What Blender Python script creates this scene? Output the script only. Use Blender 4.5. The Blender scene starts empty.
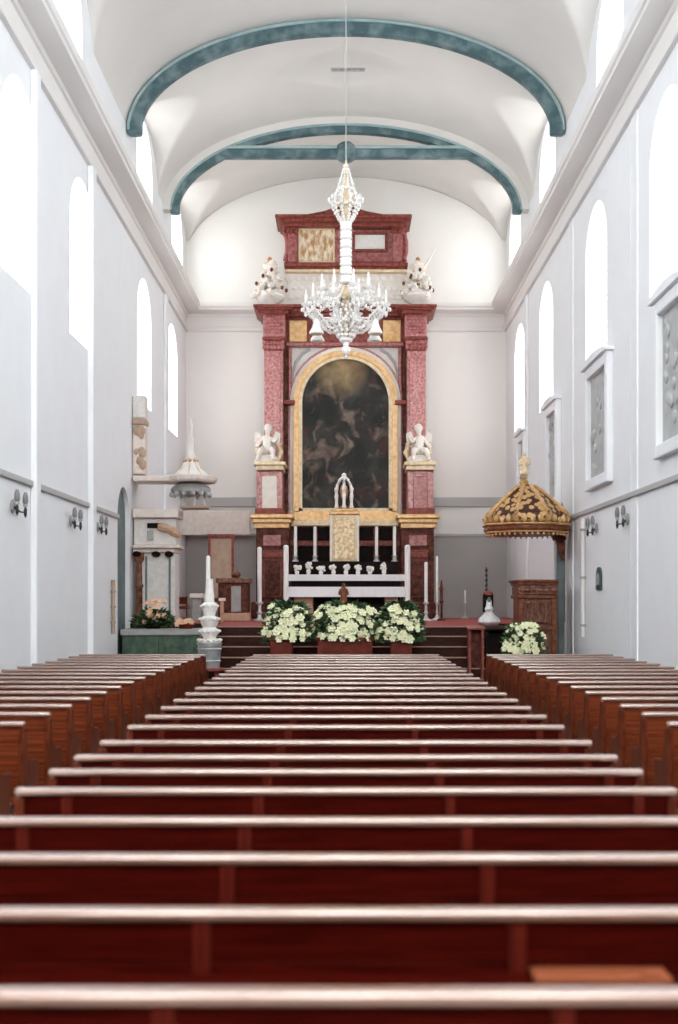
import bpy, bmesh, math, random
from mathutils import Vector, Matrix
random.seed(7)
PI = math.pi
sc = bpy.context.scene
COL = sc.collection
F = 1150.0; VX = 346.0; VY = 602.0; EYE = 2.0     # lens in pixels of the 678x1024 frame, vanishing point, eye height
WX = 6.1                                          # half width of the nave
FAR = 43.8                                        # end wall

def P(px, py, Y):
    return Vector(((px - VX) * Y / F, Y, EYE + (VY - py) * Y / F))

# ------------------------------------------------------------------ materials
def mat(name, c, rough=.6, metal=0., c2=None, scale=8., detail=4., coat=0., bump=0., bscale=None, stretch=None,
        spec=.5, lo=.35, hi=.65, voro=False, emis=None, estr=0., alpha=None, trans=0., coat_rough=.1, coat_ior=1.5):
    m = bpy.data.materials.new(name); m.use_nodes = True
    nt = m.node_tree; b = nt.nodes['Principled BSDF']
    b.inputs['Base Color'].default_value = (*c, 1)
    b.inputs['Roughness'].default_value = rough
    b.inputs['Metallic'].default_value = metal
    b.inputs['Specular IOR Level'].default_value = spec
    b.inputs['Coat Weight'].default_value = coat
    b.inputs['Coat Roughness'].default_value = coat_rough; b.inputs['Coat IOR'].default_value = coat_ior
    b.inputs['Transmission Weight'].default_value = trans
    if emis:
        b.inputs['Emission Color'].default_value = (*emis, 1); b.inputs['Emission Strength'].default_value = estr
    if c2 or bump:
        tc = nt.nodes.new('ShaderNodeTexCoord'); mp = nt.nodes.new('ShaderNodeMapping')
        nt.links.new(tc.outputs['Object'], mp.inputs['Vector'])
        if stretch: mp.inputs['Scale'].default_value = stretch
        if voro:
            tx = nt.nodes.new('ShaderNodeTexVoronoi'); tx.inputs['Scale'].default_value = scale; out = tx.outputs['Distance']
        else:
            tx = nt.nodes.new('ShaderNodeTexNoise'); tx.inputs['Scale'].default_value = scale
            tx.inputs['Detail'].default_value = detail; out = tx.outputs['Fac']
        nt.links.new(mp.outputs[0], tx.inputs['Vector'])
        if c2:
            r = nt.nodes.new('ShaderNodeValToRGB')
            r.color_ramp.elements[0].position = lo; r.color_ramp.elements[0].color = (*c, 1)
            r.color_ramp.elements[1].position = hi; r.color_ramp.elements[1].color = (*c2, 1)
            nt.links.new(out, r.inputs[0]); nt.links.new(r.outputs[0], b.inputs['Base Color'])
        if bump:
            bp = nt.nodes.new('ShaderNodeBump'); bp.inputs['Strength'].default_value = bump; bp.inputs['Distance'].default_value = .02
            nt.links.new(out, bp.inputs['Height']); nt.links.new(bp.outputs[0], b.inputs['Normal'])
    return m

M = {}
M['plaster'] = mat('white_plaster', (.85, .87, .895), .75, c2=(.87, .89, .915), scale=1.5, spec=.25)
M['vault'] = mat('cream_plaster', (.70, .685, .655), .85, c2=(.73, .715, .685), scale=.8, spec=.2)
M['stucco'] = mat('stucco_moulding', (.80, .785, .765), .8, spec=.2)
M['farwall'] = mat('chancel_plaster', (.845, .835, .805), .85, c2=(.865, .855, .825), scale=.7, spec=.2)
M['dado'] = mat('grey_dado_paint', (.40, .39, .375), .7, c2=(.44, .43, .415), scale=.6)
M['greyline'] = mat('grey_string_course', (.48, .48, .475), .7)
M['teal'] = mat('teal_marbled_rib', (.05, .11, .125), .55, c2=(.21, .30, .315), scale=2.2, detail=8, lo=.42, hi=.72)
M['teal_light'] = mat('pale_teal_edge', (.27, .40, .41), .6, c2=(.36, .48, .48), scale=3)
M['frame_white'] = mat('white_window_paint', (.85, .86, .88), .5)
M['daylight'] = mat('bright_window_glass', (.8, .85, .9), .3, emis=(.94, .97, 1.0), estr=2.6)
M['chancellight'] = mat('bright_chancel_glass', (.8, .85, .9), .3, emis=(1.0, .985, .95), estr=3.6)
M['lowlight'] = mat('hazy_window_glass', (.8, .85, .9), .3, emis=(.94, .975, 1.0), estr=2.05)
M['westlight'] = mat('west_added_glow', (.8, .85, .9), .3, emis=(1.0, .985, .96), estr=12.0)  # glow added behind the camera to light surfaces that face it
M['floor'] = mat('stone_floor', (.30, .25, .22), .35, c2=(.38, .33, .29), scale=3)
M['carpet'] = mat('red_carpet', (.30, .055, .045), .95, c2=(.36, .08, .065), scale=30)
M['step'] = mat('dark_step_wood', (.022, .006, .004), .5, c2=(.045, .013, .009), scale=5, stretch=(1, 8, 8), spec=.12)
M['nosing'] = mat('pale_step_edge', (.30, .17, .12), .5)  # step edges, paler than the dark steps
M['pew'] = mat('shaded_red_pew_wood', (.026, .0013, .0006), .5, c2=(.050, .0030, .0013), scale=7, stretch=(.35, 6, 6), spec=.03)  # centre pews: shade between the rows put into this darker wood
M['pewback'] = mat('lit_red_pew_wood', (.075, .012, .0035), .5, c2=(.17, .037, .0115), scale=6, stretch=(.3, 6, 6), spec=.08)  # same wood lightened: aisle light on the side pews put into its colour
M['pewtop'] = mat('polished_rail_wood', (.22, .12, .085), .22, c2=(.30, .18, .135), scale=6, stretch=(.3, 6, 6), spec=.8, coat=1., coat_rough=.2, coat_ior=2.2)
M['pewend'] = mat('orange_brown_wood', (.06, .009, .003), .5, c2=(.13, .028, .010), scale=7, stretch=(5, 5, .8), spec=.1)
M['stile'] = mat('dark_red_stile_wood', (.05, .0045, .002), .5, c2=(.085, .009, .004), scale=7, stretch=(6, 6, .5), spec=.1)
M['chestnut'] = mat('chestnut_wood', (.10, .026, .011), .45, c2=(.25, .085, .038), scale=8, detail=6, spec=.25)
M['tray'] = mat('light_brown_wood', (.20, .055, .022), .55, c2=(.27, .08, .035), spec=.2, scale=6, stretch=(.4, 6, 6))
M['pink'] = mat('pink_marble', (.30, .060, .058), .35, c2=(.64, .32, .30), scale=11, detail=8, lo=.34, hi=.72, coat=.2)
M['pinkdeep'] = mat('deep_pink_marble', (.24, .048, .045), .35, c2=(.46, .16, .15), scale=9, detail=8, coat=.2)
M['darkred'] = mat('dark_red_wood', (.045, .009, .006), .45, c2=(.17, .048, .030), scale=7, detail=7, spec=.15)
M['redwood'] = mat('red_brown_moulding', (.16, .030, .022), .4, c2=(.30, .085, .065), scale=8, spec=.2)
M['gold'] = mat('gilding', (.55, .31, .11), .38, .3, c2=(.74, .49, .25), scale=6)
M['palegold'] = mat('pale_gilding', (.66, .50, .30), .45, .15, c2=(.80, .68, .48), scale=7)
M['cream'] = mat('cream_stucco', (.78, .72, .64), .7, c2=(.84, .80, .74), scale=5)
M['white'] = mat('white_stucco', (.84, .83, .81), .55, c2=(.80, .76, .71), scale=9)
M['statue'] = mat('white_gilt_statue', (.82, .78, .73), .5, c2=(.74, .55, .38), scale=3.5, lo=.52, hi=.75)
M['cloth'] = mat('white_altar_linen', (.85, .87, .90), .8)
M['wax'] = mat('white_candle_wax', (.86, .86, .84), .45)
M['dark'] = mat('near_black_wood', (.012, .007, .006), .6, spec=.08)
M['black'] = mat('black_metal', (.015, .014, .014), .45)
M['tan'] = mat('tan_stone', (.48, .28, .18), .6, c2=(.55, .36, .25), scale=6)
M['leaf'] = mat('dark_green_leaf', (.018, .055, .02), .5, c2=(.075, .16, .06), scale=9)
M['petal'] = mat('cream_white_petal', (.80, .83, .50), .6, c2=(.87, .88, .66), scale=8)
M['peach'] = mat('peach_petal', (.85, .48, .28), .6, c2=(.88, .70, .52), scale=8)
M['redpot'] = mat('red_planter_wood', (.11, .016, .010), .5, c2=(.17, .03, .018), scale=5, spec=.15)
M['green'] = mat('green_marble', (.018, .055, .032), .4, c2=(.07, .13, .08), scale=6, detail=8)
M['stone'] = mat('grey_stone', (.30, .30, .29), .6, c2=(.38, .38, .37), scale=6)
M['silver'] = mat('white_silver', (.72, .73, .74), .35, .3, c2=(.55, .56, .57), scale=9)
M['zinc'] = mat('grey_zinc', (.42, .45, .46), .4, .4, c2=(.52, .55, .56), scale=8)
M['crystal'] = mat('chandelier_crystal', (.93, .915, .89), .12, spec=.9, coat=1.)
M['glass_gold'] = mat('gilt_brass', (.55, .30, .14), .3, .7)
M['brownwood'] = mat('carved_brown_wood', (.075, .022, .012), .45, c2=(.26, .10, .055), scale=9, detail=6, bump=.6)
M['greygreen'] = mat('grey_green_shade_and_paint', (.12, .16, .165), .6, c2=(.17, .215, .22), scale=2)  # recess shade put into the colour; also paint of the pulpit strips
M['panelgrey'] = mat('grey_relief', (.42, .43, .43), .75, c2=(.52, .53, .53), scale=3)
M['beige'] = mat('beige_wood', (.42, .29, .21), .6, c2=(.5, .36, .27), scale=4)
M['offwhite'] = mat('off_white_paint', (.74, .73, .71), .6, c2=(.66, .62, .58), scale=8)
M['peachwash'] = mat('pinkish_stucco', (.72, .62, .55), .7, c2=(.80, .74, .69), scale=7)
M['darkglass'] = mat('smoky_grey_glass', (.20, .20, .195), .3)
M['plaque'] = mat('dark_teal_enamel', (.03, .07, .08), .4)
M['scale'] = mat('gilt_scale_roof', (.66, .40, .17), .4, .25, c2=(.06, .018, .008), scale=7.0, voro=True, lo=.46, hi=.58, bump=.8)

def brocade():
    m = mat('gilt_brocade', (.60, .40, .20), .5, .2, c2=(.85, .74, .50), scale=9, detail=6, lo=.4, hi=.6)
    return m
M['brocade'] = brocade()
M['reliefgold'] = mat('gilt_relief', (.50, .27, .10), .5, .2, c2=(.88, .78, .60), scale=4.5, detail=5, lo=.38, hi=.6, bump=.8, stretch=(1.6, 1, .7))

def painting_mat():
    m = bpy.data.materials.new('dark_oil_painting'); m.use_nodes = True
    nt = m.node_tree; b = nt.nodes['Principled BSDF']; L = nt.links.new; N = nt.nodes.new
    b.inputs['Roughness'].default_value = .5; b.inputs['Specular IOR Level'].default_value = .25
    tc = N('ShaderNodeTexCoord')
    def ramp(src, els):
        r = N('ShaderNodeValToRGB'); e = r.color_ramp.elements
        e[0].position, e[0].color = els[0][0], (*els[0][1], 1)
        e[1].position, e[1].color = els[-1][0], (*els[-1][1], 1)
        for p, c in els[1:-1]:
            k = e.new(p); k.color = (*c, 1)
        L(src, r.inputs[0]); return r.outputs[0]
    def mix(fac, a, c, mode='MIX'):
        x = N('ShaderNodeMix'); x.data_type = 'RGBA'; x.blend_type = mode
        if isinstance(fac, float): x.inputs[0].default_value = fac
        else: L(fac, x.inputs[0])
        L(a, x.inputs[6]); L(c, x.inputs[7]); return x.outputs[2]
    def noise(scale, det, dist=0., w=0):
        n = N('ShaderNodeTexNoise'); n.inputs['Scale'].default_value = scale; n.inputs['Detail'].default_value = det
        n.inputs['Distortion'].default_value = dist
        mp = N('ShaderNodeMapping'); mp.inputs['Location'].default_value = (w, w * .7, w * 1.3)
        mp.inputs['Scale'].default_value = (1.45, 1., 1.15)
        L(tc.outputs['Object'], mp.inputs[0]); L(mp.outputs[0], n.inputs['Vector']); return n.outputs['Fac']
    base = ramp(noise(.9, 6, .6), [(.3, (.007, .008, .007)), (.5, (.018, .019, .016)), (.7, (.060, .056, .048))])
    red = ramp(noise(1.1, 5, .8, 3), [(.35, (.02, .013, .011)), (.6, (.12, .035, .022)), (.8, (.03, .02, .018))])
    c = mix(ramp(noise(.8, 3, .3, 7), [(.52, (0, 0, 0)), (.66, (.6, .6, .6))]), base, red)
    flesh = ramp(noise(2.2, 4, .5, 11), [(.3, (.16, .10, .075)), (.7, (.36, .27, .22))])
    c = mix(ramp(noise(.95, 4, 1.2, 5), [(.55, (0, 0, 0)), (.68, (.62, .62, .62))]), c, flesh)
    # the golden cloud break in the picture's upper part
    mp = N('ShaderNodeMapping'); mp.inputs['Location'].default_value = (0.17, 0, -7.45); mp.inputs['Scale'].default_value = (.90, 0, .80)
    L(tc.outputs['Object'], mp.inputs[0])
    g = N('ShaderNodeTexGradient'); g.gradient_type = 'SPHERICAL'; L(mp.outputs[0], g.inputs[0])
    glowf = ramp(g.outputs['Fac'], [(0., (0, 0, 0)), (.45, (.6, .6, .6)), (1., (.97, .97, .97))])
    gold = ramp(noise(1.6, 5, .6, 2), [(.3, (.17, .115, .06)), (.7, (.42, .30, .15))])
    c = mix(glowf, c, gold)
    L(c, b.inputs['Base Color'])
    return m
M['painting'] = painting_mat()

# ------------------------------------------------------------------ mesh builder
ORG = {}
class MB:
    def __init__(self): self.bm = bmesh.new()
    def box(self, x0, x1, y0, y1, z0, z1, bev=0., seg=2, mtx=None):
        t = bmesh.new(); bmesh.ops.create_cube(t, size=1.)
        for v in t.verts:
            v.co = Vector(((x0 + x1) / 2 + v.co.x * (x1 - x0), (y0 + y1) / 2 + v.co.y * (y1 - y0), (z0 + z1) / 2 + v.co.z * (z1 - z0)))
        if bev: bmesh.ops.bevel(t, geom=t.edges[:], offset=bev, segments=seg, affect='EDGES', profile=.5)
        return self._add(t, mtx)
    def _add(self, t, mtx=None):
        if mtx: bmesh.ops.transform(t, matrix=mtx, verts=t.verts)
        vm = [self.bm.verts.new(v.co) for v in t.verts]
        t.verts.index_update()
        for f in t.faces:
            try: self.bm.faces.new([vm[v.index] for v in f.verts])
            except ValueError: pass
        t.free(); return self
    def pbox(self, x0, x1, y0, y1, Yf, Yb, bev=0.):
        a = P(x0, y1, Yf); b = P(x1, y0, Yf)
        return self.box(a.x, b.x, Yf, Yb, a.z, b.z, bev)
    def prism(self, pts, axis, a, b):
        """pts polygon in the plane normal to axis, extruded from a to b"""
        def mk(p, t):
            return {'x': Vector((t, p[0], p[1])), 'y': Vector((p[0], t, p[1])), 'z': Vector((p[0], p[1], t))}[axis]
        n = len(pts)
        va = [self.bm.verts.new(mk(p, a)) for p in pts]; vb = [self.bm.verts.new(mk(p, b)) for p in pts]
        self.bm.faces.new(va); self.bm.faces.new(vb[::-1])
        for i in range(n): self.bm.faces.new((va[i], vb[i], vb[(i + 1) % n], va[(i + 1) % n]))
        return self
    def lathe(self, prof, c=(0, 0, 0), seg=16, rot=0., sx=1., sy=1., mtx=None):
        t = bmesh.new(); rings = []
        for r, z in prof:
            rings.append([t.verts.new((c[0] + sx * max(r, 1e-4) * math.cos(rot + 2 * PI * i / seg), c[1] + sy * max(r, 1e-4) * math.sin(rot + 2 * PI * i / seg), c[2] + z)) for i in range(seg)])
        for k in range(len(rings) - 1):
            for i in range(seg):
                t.faces.new((rings[k][i], rings[k][(i + 1) % seg], rings[k + 1][(i + 1) % seg], rings[k + 1][i]))
        t.faces.new(rings[0][::-1]); t.faces.new(rings[-1])
        t.verts.index_update()
        return self._add(t, mtx)
    def tube(self, pts, r, seg=8):
        pts = [Vector(p) for p in pts]; n = len(pts)
        rs = r if isinstance(r, (list, tuple)) else [r] * n
        rings = []
        for i, p in enumerate(pts):
            d = (pts[min(i + 1, n - 1)] - pts[max(i - 1, 0)]).normalized()
            up = Vector((0, 0, 1)) if abs(d.z) < .9 else Vector((0, 1, 0))
            u = d.cross(up).normalized(); w = d.cross(u).normalized()
            rings.append([self.bm.verts.new(p + rs[i] * (math.cos(2 * PI * k / seg) * u + math.sin(2 * PI * k / seg) * w)) for k in range(seg)])
        for a, b in zip(rings, rings[1:]):
            for k in range(seg): self.bm.faces.new((a[k], a[(k + 1) % seg], b[(k + 1) % seg], b[k]))
        self.bm.faces.new(rings[0][::-1]); self.bm.faces.new(rings[-1])
        return self
    def ball(self, c, r, sub=2, s=(1, 1, 1)):
        t = bmesh.new(); bmesh.ops.create_icosphere(t, subdivisions=sub, radius=1.)
        for v in t.verts: v.co = Vector((c[0] + v.co.x * r * s[0], c[1] + v.co.y * r * s[1], c[2] + v.co.z * r * s[2]))
        t.verts.index_update()
        return self._add(t)
    def strip(self, prof, path):
        """closed profile (offset, height) swept along a path of (point, outward normal)"""
        rings = [[self.bm.verts.new(Vector((p[0] + nrm[0] * o, p[1] + nrm[1] * o, h))) for o, h in prof] for p, nrm in path]
        n = len(prof)
        for a, b in zip(rings, rings[1:]):
            for k in range(n): self.bm.faces.new((a[k], a[(k + 1) % n], b[(k + 1) % n], b[k]))
        self.bm.faces.new(rings[0][::-1]); self.bm.faces.new(rings[-1])
        return self
    def build(self, name, m, parent=None, smooth=False, org=None):
        bmesh.ops.recalc_face_normals(self.bm, faces=self.bm.faces[:])
        o0 = Vector(org) if org is not None else (ORG.get(parent.name, Vector()) if parent else Vector())
        for v in self.bm.verts: v.co -= o0
        me = bpy.data.meshes.new(name); self.bm.to_mesh(me); self.bm.free()
        me.materials.append(M[m] if isinstance(m, str) else m)
        if smooth:
            for p in me.polygons: p.use_smooth = True
            if smooth != 'all':
                me.set_sharp_from_angle(angle=math.radians(38))
        o = bpy.data.objects.new(name, me); COL.objects.link(o)
        if parent: o.parent = parent; ORG[o.name] = o0
        else: o.location = o0; ORG[o.name] = o0
        return o

def tag(o, label=None, cat=None, group=None, kind=None):
    if label: o['label'] = label
    if cat: o['category'] = cat
    if group: o['group'] = group
    if kind: o['kind'] = kind
    return o
def thing(name, label, cat, loc=(0, 0, 0), group=None):
    o = bpy.data.objects.new(name, None); COL.objects.link(o); o.location = loc
    o.empty_display_size = .2; ORG[o.name] = Vector(loc)
    return tag(o, label, cat, group)
def struct(o, label=None, cat=None): return tag(o, label, cat, kind='structure')
def copy_tree(o, parent=None):
    c = o.copy(); COL.objects.link(c)
    if parent: c.parent = parent
    for ch in list(o.children): copy_tree(ch, c)
    return c

def skin_figure(name, m, parent, verts, edges, radii, sub=2, origin=None):
    """one continuous body grown round a skeleton; world coordinates"""
    o0 = ORG.get(parent.name) if parent else Vector(origin)
    me = bpy.data.meshes.new(name); me.from_pydata([Vector(v) - o0 for v in verts], edges, [])
    o = bpy.data.objects.new(name, me); COL.objects.link(o)
    sk = o.modifiers.new('skin', 'SKIN'); sk.use_smooth_shade = True
    for i, r in enumerate(radii):
        me.skin_vertices[0].data[i].radius = (r, r)
    me.skin_vertices[0].data[0].use_root = True
    ss = o.modifiers.new('sub', 'SUBSURF'); ss.levels = sub; ss.render_levels = sub
    dg = bpy.context.evaluated_depsgraph_get()
    me2 = bpy.data.meshes.new_from_object(o.evaluated_get(dg)); me2.name = name
    o.modifiers.clear(); o.data = me2; bpy.data.meshes.remove(me)
    me2.materials.clear(); me2.materials.append(M[m])
    for p in me2.polygons: p.use_smooth = True
    if parent: o.parent = parent; ORG[o.name] = o0
    else: o.location = o0; ORG[o.name] = o0
    return o

# ------------------------------------------------------------------ camera
cam = bpy.data.cameras.new('camera'); co = bpy.data.objects.new('camera', cam); COL.objects.link(co)
co.location = (0, 0, EYE); co.rotation_euler = (PI / 2, 0, 0)
cam.sensor_width = 36; cam.sensor_fit = 'AUTO'; cam.lens = F * 36 / 1024
cam.shift_x = -(VX - 339) / 1024; cam.shift_y = (VY - 512) / 1024
cam.clip_end = 200
cam.dof.use_dof = True; cam.dof.focus_distance = 38; cam.dof.aperture_fstop = 1.25
sc.camera = co

# ------------------------------------------------------------------ world
w = bpy.data.worlds.new('sky'); sc.world = w; w.use_nodes = True
bg = w.node_tree.nodes['Background']; bg.inputs[0].default_value = (.93, .97, 1, 1); bg.inputs[1].default_value = 1.0

# ------------------------------------------------------------------ the shell
Y0 = -6.0
mb = MB(); mb.box(-WX - .6, WX + .6, Y0, FAR + .4, -.2, 0); struct(mb.build('floor', 'floor'))
mb = MB(); mb.box(-3.45, 3.9, 27.6, 32.5, 0, 1.385); mb.box(-WX, WX, 32.5, FAR, 0, 1.385)
struct(mb.build('chancel_base', 'step'), 'dark raised base of the chancel behind the altar steps', 'floor')
mb = MB(); mb.box(-3.45, 3.9, 27.65, 32.5, 1.386, 1.40); mb.box(-WX, WX, 32.5, FAR, 1.386, 1.40)
struct(mb.build('chancel_floor', 'carpet'), 'red carpeted chancel floor around the altar', 'floor')
st = thing('chancel_steps', 'dark wooden steps rising from the nave to the chancel', 'steps', (0, 26.5, 0)); st['kind'] = 'structure'
for k in range(1, 6):
    zt = 1.40 - .233 * k; y1 = 27.6 - .36 * (k - 1); y0 = y1 - .36
    MB().box(-3.45, 3.9, y0, y1, 0, zt, .0).build('step', 'step', st)
    MB().box(-3.47, 3.92, y0 - .03, y0 + .06, zt, zt + .03, .008).build('nosing', 'nosing', st)
MB().box(-3.47, 3.92, 27.57, 27.65, 1.386, 1.42, .008).build('nosing', 'nosing', st)

def arch_pts(yc, hw, z0, zspring, n=18):
    """outline of a round headed opening (y, z)"""
    pts = [(yc - hw, z0), (yc + hw, z0)]
    for i in range(n + 1):
        a = PI * i / n; pts.append((yc + hw * math.cos(a), zspring + hw * math.sin(a)))
    return pts

def plate_with_holes(outline, holes, x0, x1, name, m):
    """wall plate in the y-z plane between x0 and x1 with openings, from a filled 2D curve"""
    cu = bpy.data.curves.new(name, 'CURVE'); cu.dimensions = '2D'; cu.fill_mode = 'BOTH'; cu.extrude = abs(x1 - x0) / 2
    for ring in [outline] + holes:
        s = cu.splines.new('POLY'); s.points.add(len(ring) - 1); s.use_cyclic_u = True
        for p, q in zip(s.points, ring): p.co = (q[0], q[1], 0, 1)
    t = bpy.data.objects.new(name, cu); COL.objects.link(t)
    dg = bpy.context.evaluated_depsgraph_get()
    me = bpy.data.meshes.new_from_object(t.evaluated_get(dg)); me.name = name
    bpy.data.objects.remove(t); bpy.data.curves.remove(cu)
    xm = (x0 + x1) / 2
    for v in me.vertices:
        a, b, c = v.co; v.co = (xm + c, a, b)
    me.materials.clear(); me.materials.append(M[m])
    for p in me.polygons: p.use_smooth = False
    o = bpy.data.objects.new(name, me); COL.objects.link(o); ORG[name] = Vector()
    return o

# far edges of the openings along each side (lower windows, upper windows)
LOW = {-1: [3.0, 7.9, 12.8, 17.75, 22.7, 27.8, 36.0, 41.6], 1: [3.0, 7.9, 12.8, 17.9, 23.1, 29.3, 36.3, 41.6]}
UPP = {-1: [2.0, 6.9, 11.8, 16.7, 21.6, 26.6, 36.2, 42.9], 1: [2.8, 7.7, 12.6, 17.9, 22.9, 28.0, 36.2, 42.9]}
LW, UW = 1.2, 1.35           # half widths
SILL, LTOP = EYE + 5.95, EYE + 9.75
USILL, UTOP = EYE + 11.75, EYE + 14.5
SPR = EYE + 13.08; RISE = 3.1
wn = 0
for s, side in ((-1, 'left'), (1, 'right')):
    holes = []; wins = []
    for yf in LOW[s]:
        yc = yf - LW; holes.append(arch_pts(yc, LW, SILL, LTOP - LW)); wins.append((yc, LW, SILL, LTOP - LW, 'lower'))
    for yf in UPP[s]:
        yc = yf - UW; holes.append(arch_pts(yc, UW, USILL, UTOP - UW)); wins.append((yc, UW, USILL, UTOP - UW, 'upper'))
    ny0, ny1 = (30.7, 32.4) if s < 0 else (32.0, 33.7)
    nz0 = 0.0 if s < 0 else 1.4
    nz = 5.15 if s < 0 else 4.9
    hw = (ny1 - ny0) / 2
    holes.append(arch_pts((ny0 + ny1) / 2, hw, nz0 + .02, nz - hw))
    wl = plate_with_holes([(Y0, 0), (FAR, 0), (FAR, 18.6), (Y0, 18.6)], holes, s * WX, s * (WX + .6), 'wall_' + side, 'plaster')
    struct(wl)
    # doorway recess: its shade is put into the grey-green panel colour
    d = thing('door_%d' % (1 if s < 0 else 2), 'arched doorway recess in the %s wall by the chancel, shade painted grey green' % side, 'door', (s * (WX + .3), (ny0 + ny1) / 2, 0)); d['kind'] = 'structure'
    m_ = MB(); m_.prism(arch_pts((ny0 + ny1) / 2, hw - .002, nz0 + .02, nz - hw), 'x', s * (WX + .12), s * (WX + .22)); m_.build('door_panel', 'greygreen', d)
    MB().lathe([(.0, 0), (.04, .01), (.05, .04), (.03, .07), (0, .08)], (0, 0, 0), 12, mtx=Matrix.Translation((s * (WX + .12), ny1 - .25, nz0 + 1.05)) @ Matrix.Rotation(-s * PI / 2, 4, 'Y')).build('door_knob', 'glass_gold', d, True)
    for yc, hw_, z0, zs, row in wins:
        wn += 1
        wo = thing('window_%d' % wn, None, None, (s * (WX + .5), yc, z0)); wo['kind'] = 'structure'
        x = s * (WX + .55)
        m_ = MB(); m_.prism(arch_pts(yc, hw_ - .003, z0 + .003, zs), 'x', x - .01, x + .01); m_.build('window_pane', 'lowlight' if (row == 'lower' and yc < 32) else ('chancellight' if yc > 32 else 'daylight'), wo)
        m_ = MB()
        xb = s * (WX + .50)
        for k in (-1, 0, 1): m_.box(xb - .02, xb + .02, yc + k * hw_ * .5 - .02, yc + k * hw_ * .5 + .02, z0, zs + hw_ * (.97 if k == 0 else .84))
        zz = z0 + .6
        while zz < zs + hw_ * .5:
            half = hw_ if zz < zs else math.sqrt(max(hw_ ** 2 - (zz - zs) ** 2, .01))
            m_.box(xb - .02, xb + .02, yc - half, yc + half, zz - .02, zz + .02); zz += .6
        m_.build('window_frame', 'frame_white', wo)

# unseen west wall; dark panelling added to cut bounce, glowing windows added for light
mb = MB(); mb.box(-WX - .6, WX + .6, Y0 - .4, Y0, 0, 18.6); struct(mb.build('wall_back', 'plaster'))
mb = MB(); mb.box(-WX, WX, Y0, Y0 + .3, 0, 7.2, .02)
for x in range(-5, 6): mb.box(x - .38, x + .38, Y0 + .3, Y0 + .34, .4, 3.1, .02); mb.box(x - .38, x + .38, Y0 + .3, Y0 + .34, 3.5, 6.8, .02)
struct(mb.build('trim_20', 'darkred'))
for x in (-3.6, 0, 3.6):
    wn += 1
    wo = thing('window_%d' % wn, None, None, (x, Y0, 8.2)); wo['kind'] = 'structure'
    m_ = MB(); m_.prism([(x + p - 0, z) for p, z in arch_pts(0, 1.35, 8.2, 15.0)], 'y', Y0 + .01, Y0 + .03); m_.build('window_pane', 'westlight', wo)
    m_ = MB()
    for k in (-1, 0, 1): m_.box(x + k * .68 - .03, x + k * .68 + .03, Y0 + .03, Y0 + .07, 8.2, 16.1 if k == 0 else 15.9)
    for z in (9.5, 10.8, 12.1, 13.4, 14.7): m_.box(x - 1.35, x + 1.35, Y0 + .03, Y0 + .07, z - .03, z + .03)
    m_.build('window_frame', 'frame_white', wo)

# end wall and its dado
mb = MB(); mb.box(-WX - .6, WX + .6, FAR, FAR + .4, 0, 18.6); struct(mb.build('wall_far', 'farwall'))
mb = MB(); mb.box(-WX, WX, FAR - .03, FAR, 1.4, EYE + 2.48); struct(mb.build('trim_1', 'dado'))
mb = MB(); mb.box(-WX, WX, FAR - .09, FAR, EYE + 2.48, EYE + 2.60, .02); mb.box(-WX, WX, FAR - .12, FAR, EYE + 3.62, EYE + 3.98, .03)
struct(mb.build('trim_2', 'greyline'))
# string courses of the side walls
for s, n in ((-1, 3), (1, 4)):
    mb = MB(); ye = 30.65 if s < 0 else 31.95
    a, b = sorted((s * WX, s * (WX - .07)))
    mb.box(a, b, Y0, ye, EYE + 2.22, EYE + 2.34, .02); struct(mb.build('trim_%d' % n, 'greyline'))
# cornice round three sides
prof = [(0, 10.3), (.10, 10.3), (.12, 10.36), (.12, 10.44), (.05, 10.47), (.04, 10.86), (.09, 10.88), (.12, 10.95), (.54, 11.0), (.55, 11.08), (.60, 11.11), (.62, 11.2), (.62, 11.26), (0, 11.32)]
prof = [(o, h + EYE) for o, h in prof]
mb = MB()
mb.strip(prof, [((-WX, Y0), (1, 0)), ((-WX, FAR), (1, -1)), ((WX, FAR), (-1, -1)), ((WX, Y0), (-1, 0))])
struct(mb.build('trim_5', 'stucco'))

# near left pilasters added to catch light as bright streaks; shallow ones on the right
for n, (s, y, d, wd) in enumerate([(-1, 22.2, .13, .34), (-1, 27.1, .15, .36), (-1, 38.4, .10, .5), (1, 24.0, .03, .55), (1, 30.8, .03, .55), (1, 38.4, .08, .5)]):
    mb = MB(); a, b = sorted((s * WX, s * (WX - d)))
    mb.box(a, b, y, y + wd, 0 if y < 32 else 1.4, EYE + 10.3, .03)
    a, b = sorted((s * WX, s * (WX - d - .03)))
    struct(mb.build('trim_%d' % (6 + n), 'plaster'))

# vault
def barrel(x):
    t = min(abs(x) / (WX + .01), 1.); return SPR + RISE * math.sqrt(1 - t * t)
def vault_z(x, y):
    z = barrel(x)
    for yf in UPP[1 if x > 0 else -1]:
        yc = yf - UW; dy = (y - yc) / 2.5
        if abs(dy) < 1:
            z = max(z, SPR + (1.55 + .34 * (WX - abs(x))) * math.sqrt(1 - dy * dy))
    return z
bm = bmesh.new(); NX, NY = 121, 380; V = []
for i in range(NX):
    a = -PI / 2 + PI * i / (NX - 1); x = WX * math.sin(a)
    V.append([bm.verts.new((x, Y0 + (FAR - Y0) * j / (NY - 1), vault_z(x, Y0 + (FAR - Y0) * j / (NY - 1)))) for j in range(NY)])
for i in range(NX - 1):
    for j in range(NY - 1): bm.faces.new((V[i][j], V[i][j + 1], V[i + 1][j + 1], V[i + 1][j]))
mb = MB(); mb.bm.free(); mb.bm = bm
ce = mb.build('ceiling', 'vault', smooth='all'); struct(ce)
sol = ce.modifiers.new('thick', 'SOLIDIFY'); sol.thickness = .15; sol.offset = -1 if ce.data.polygons[0].normal.z < 0 else 1

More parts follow.
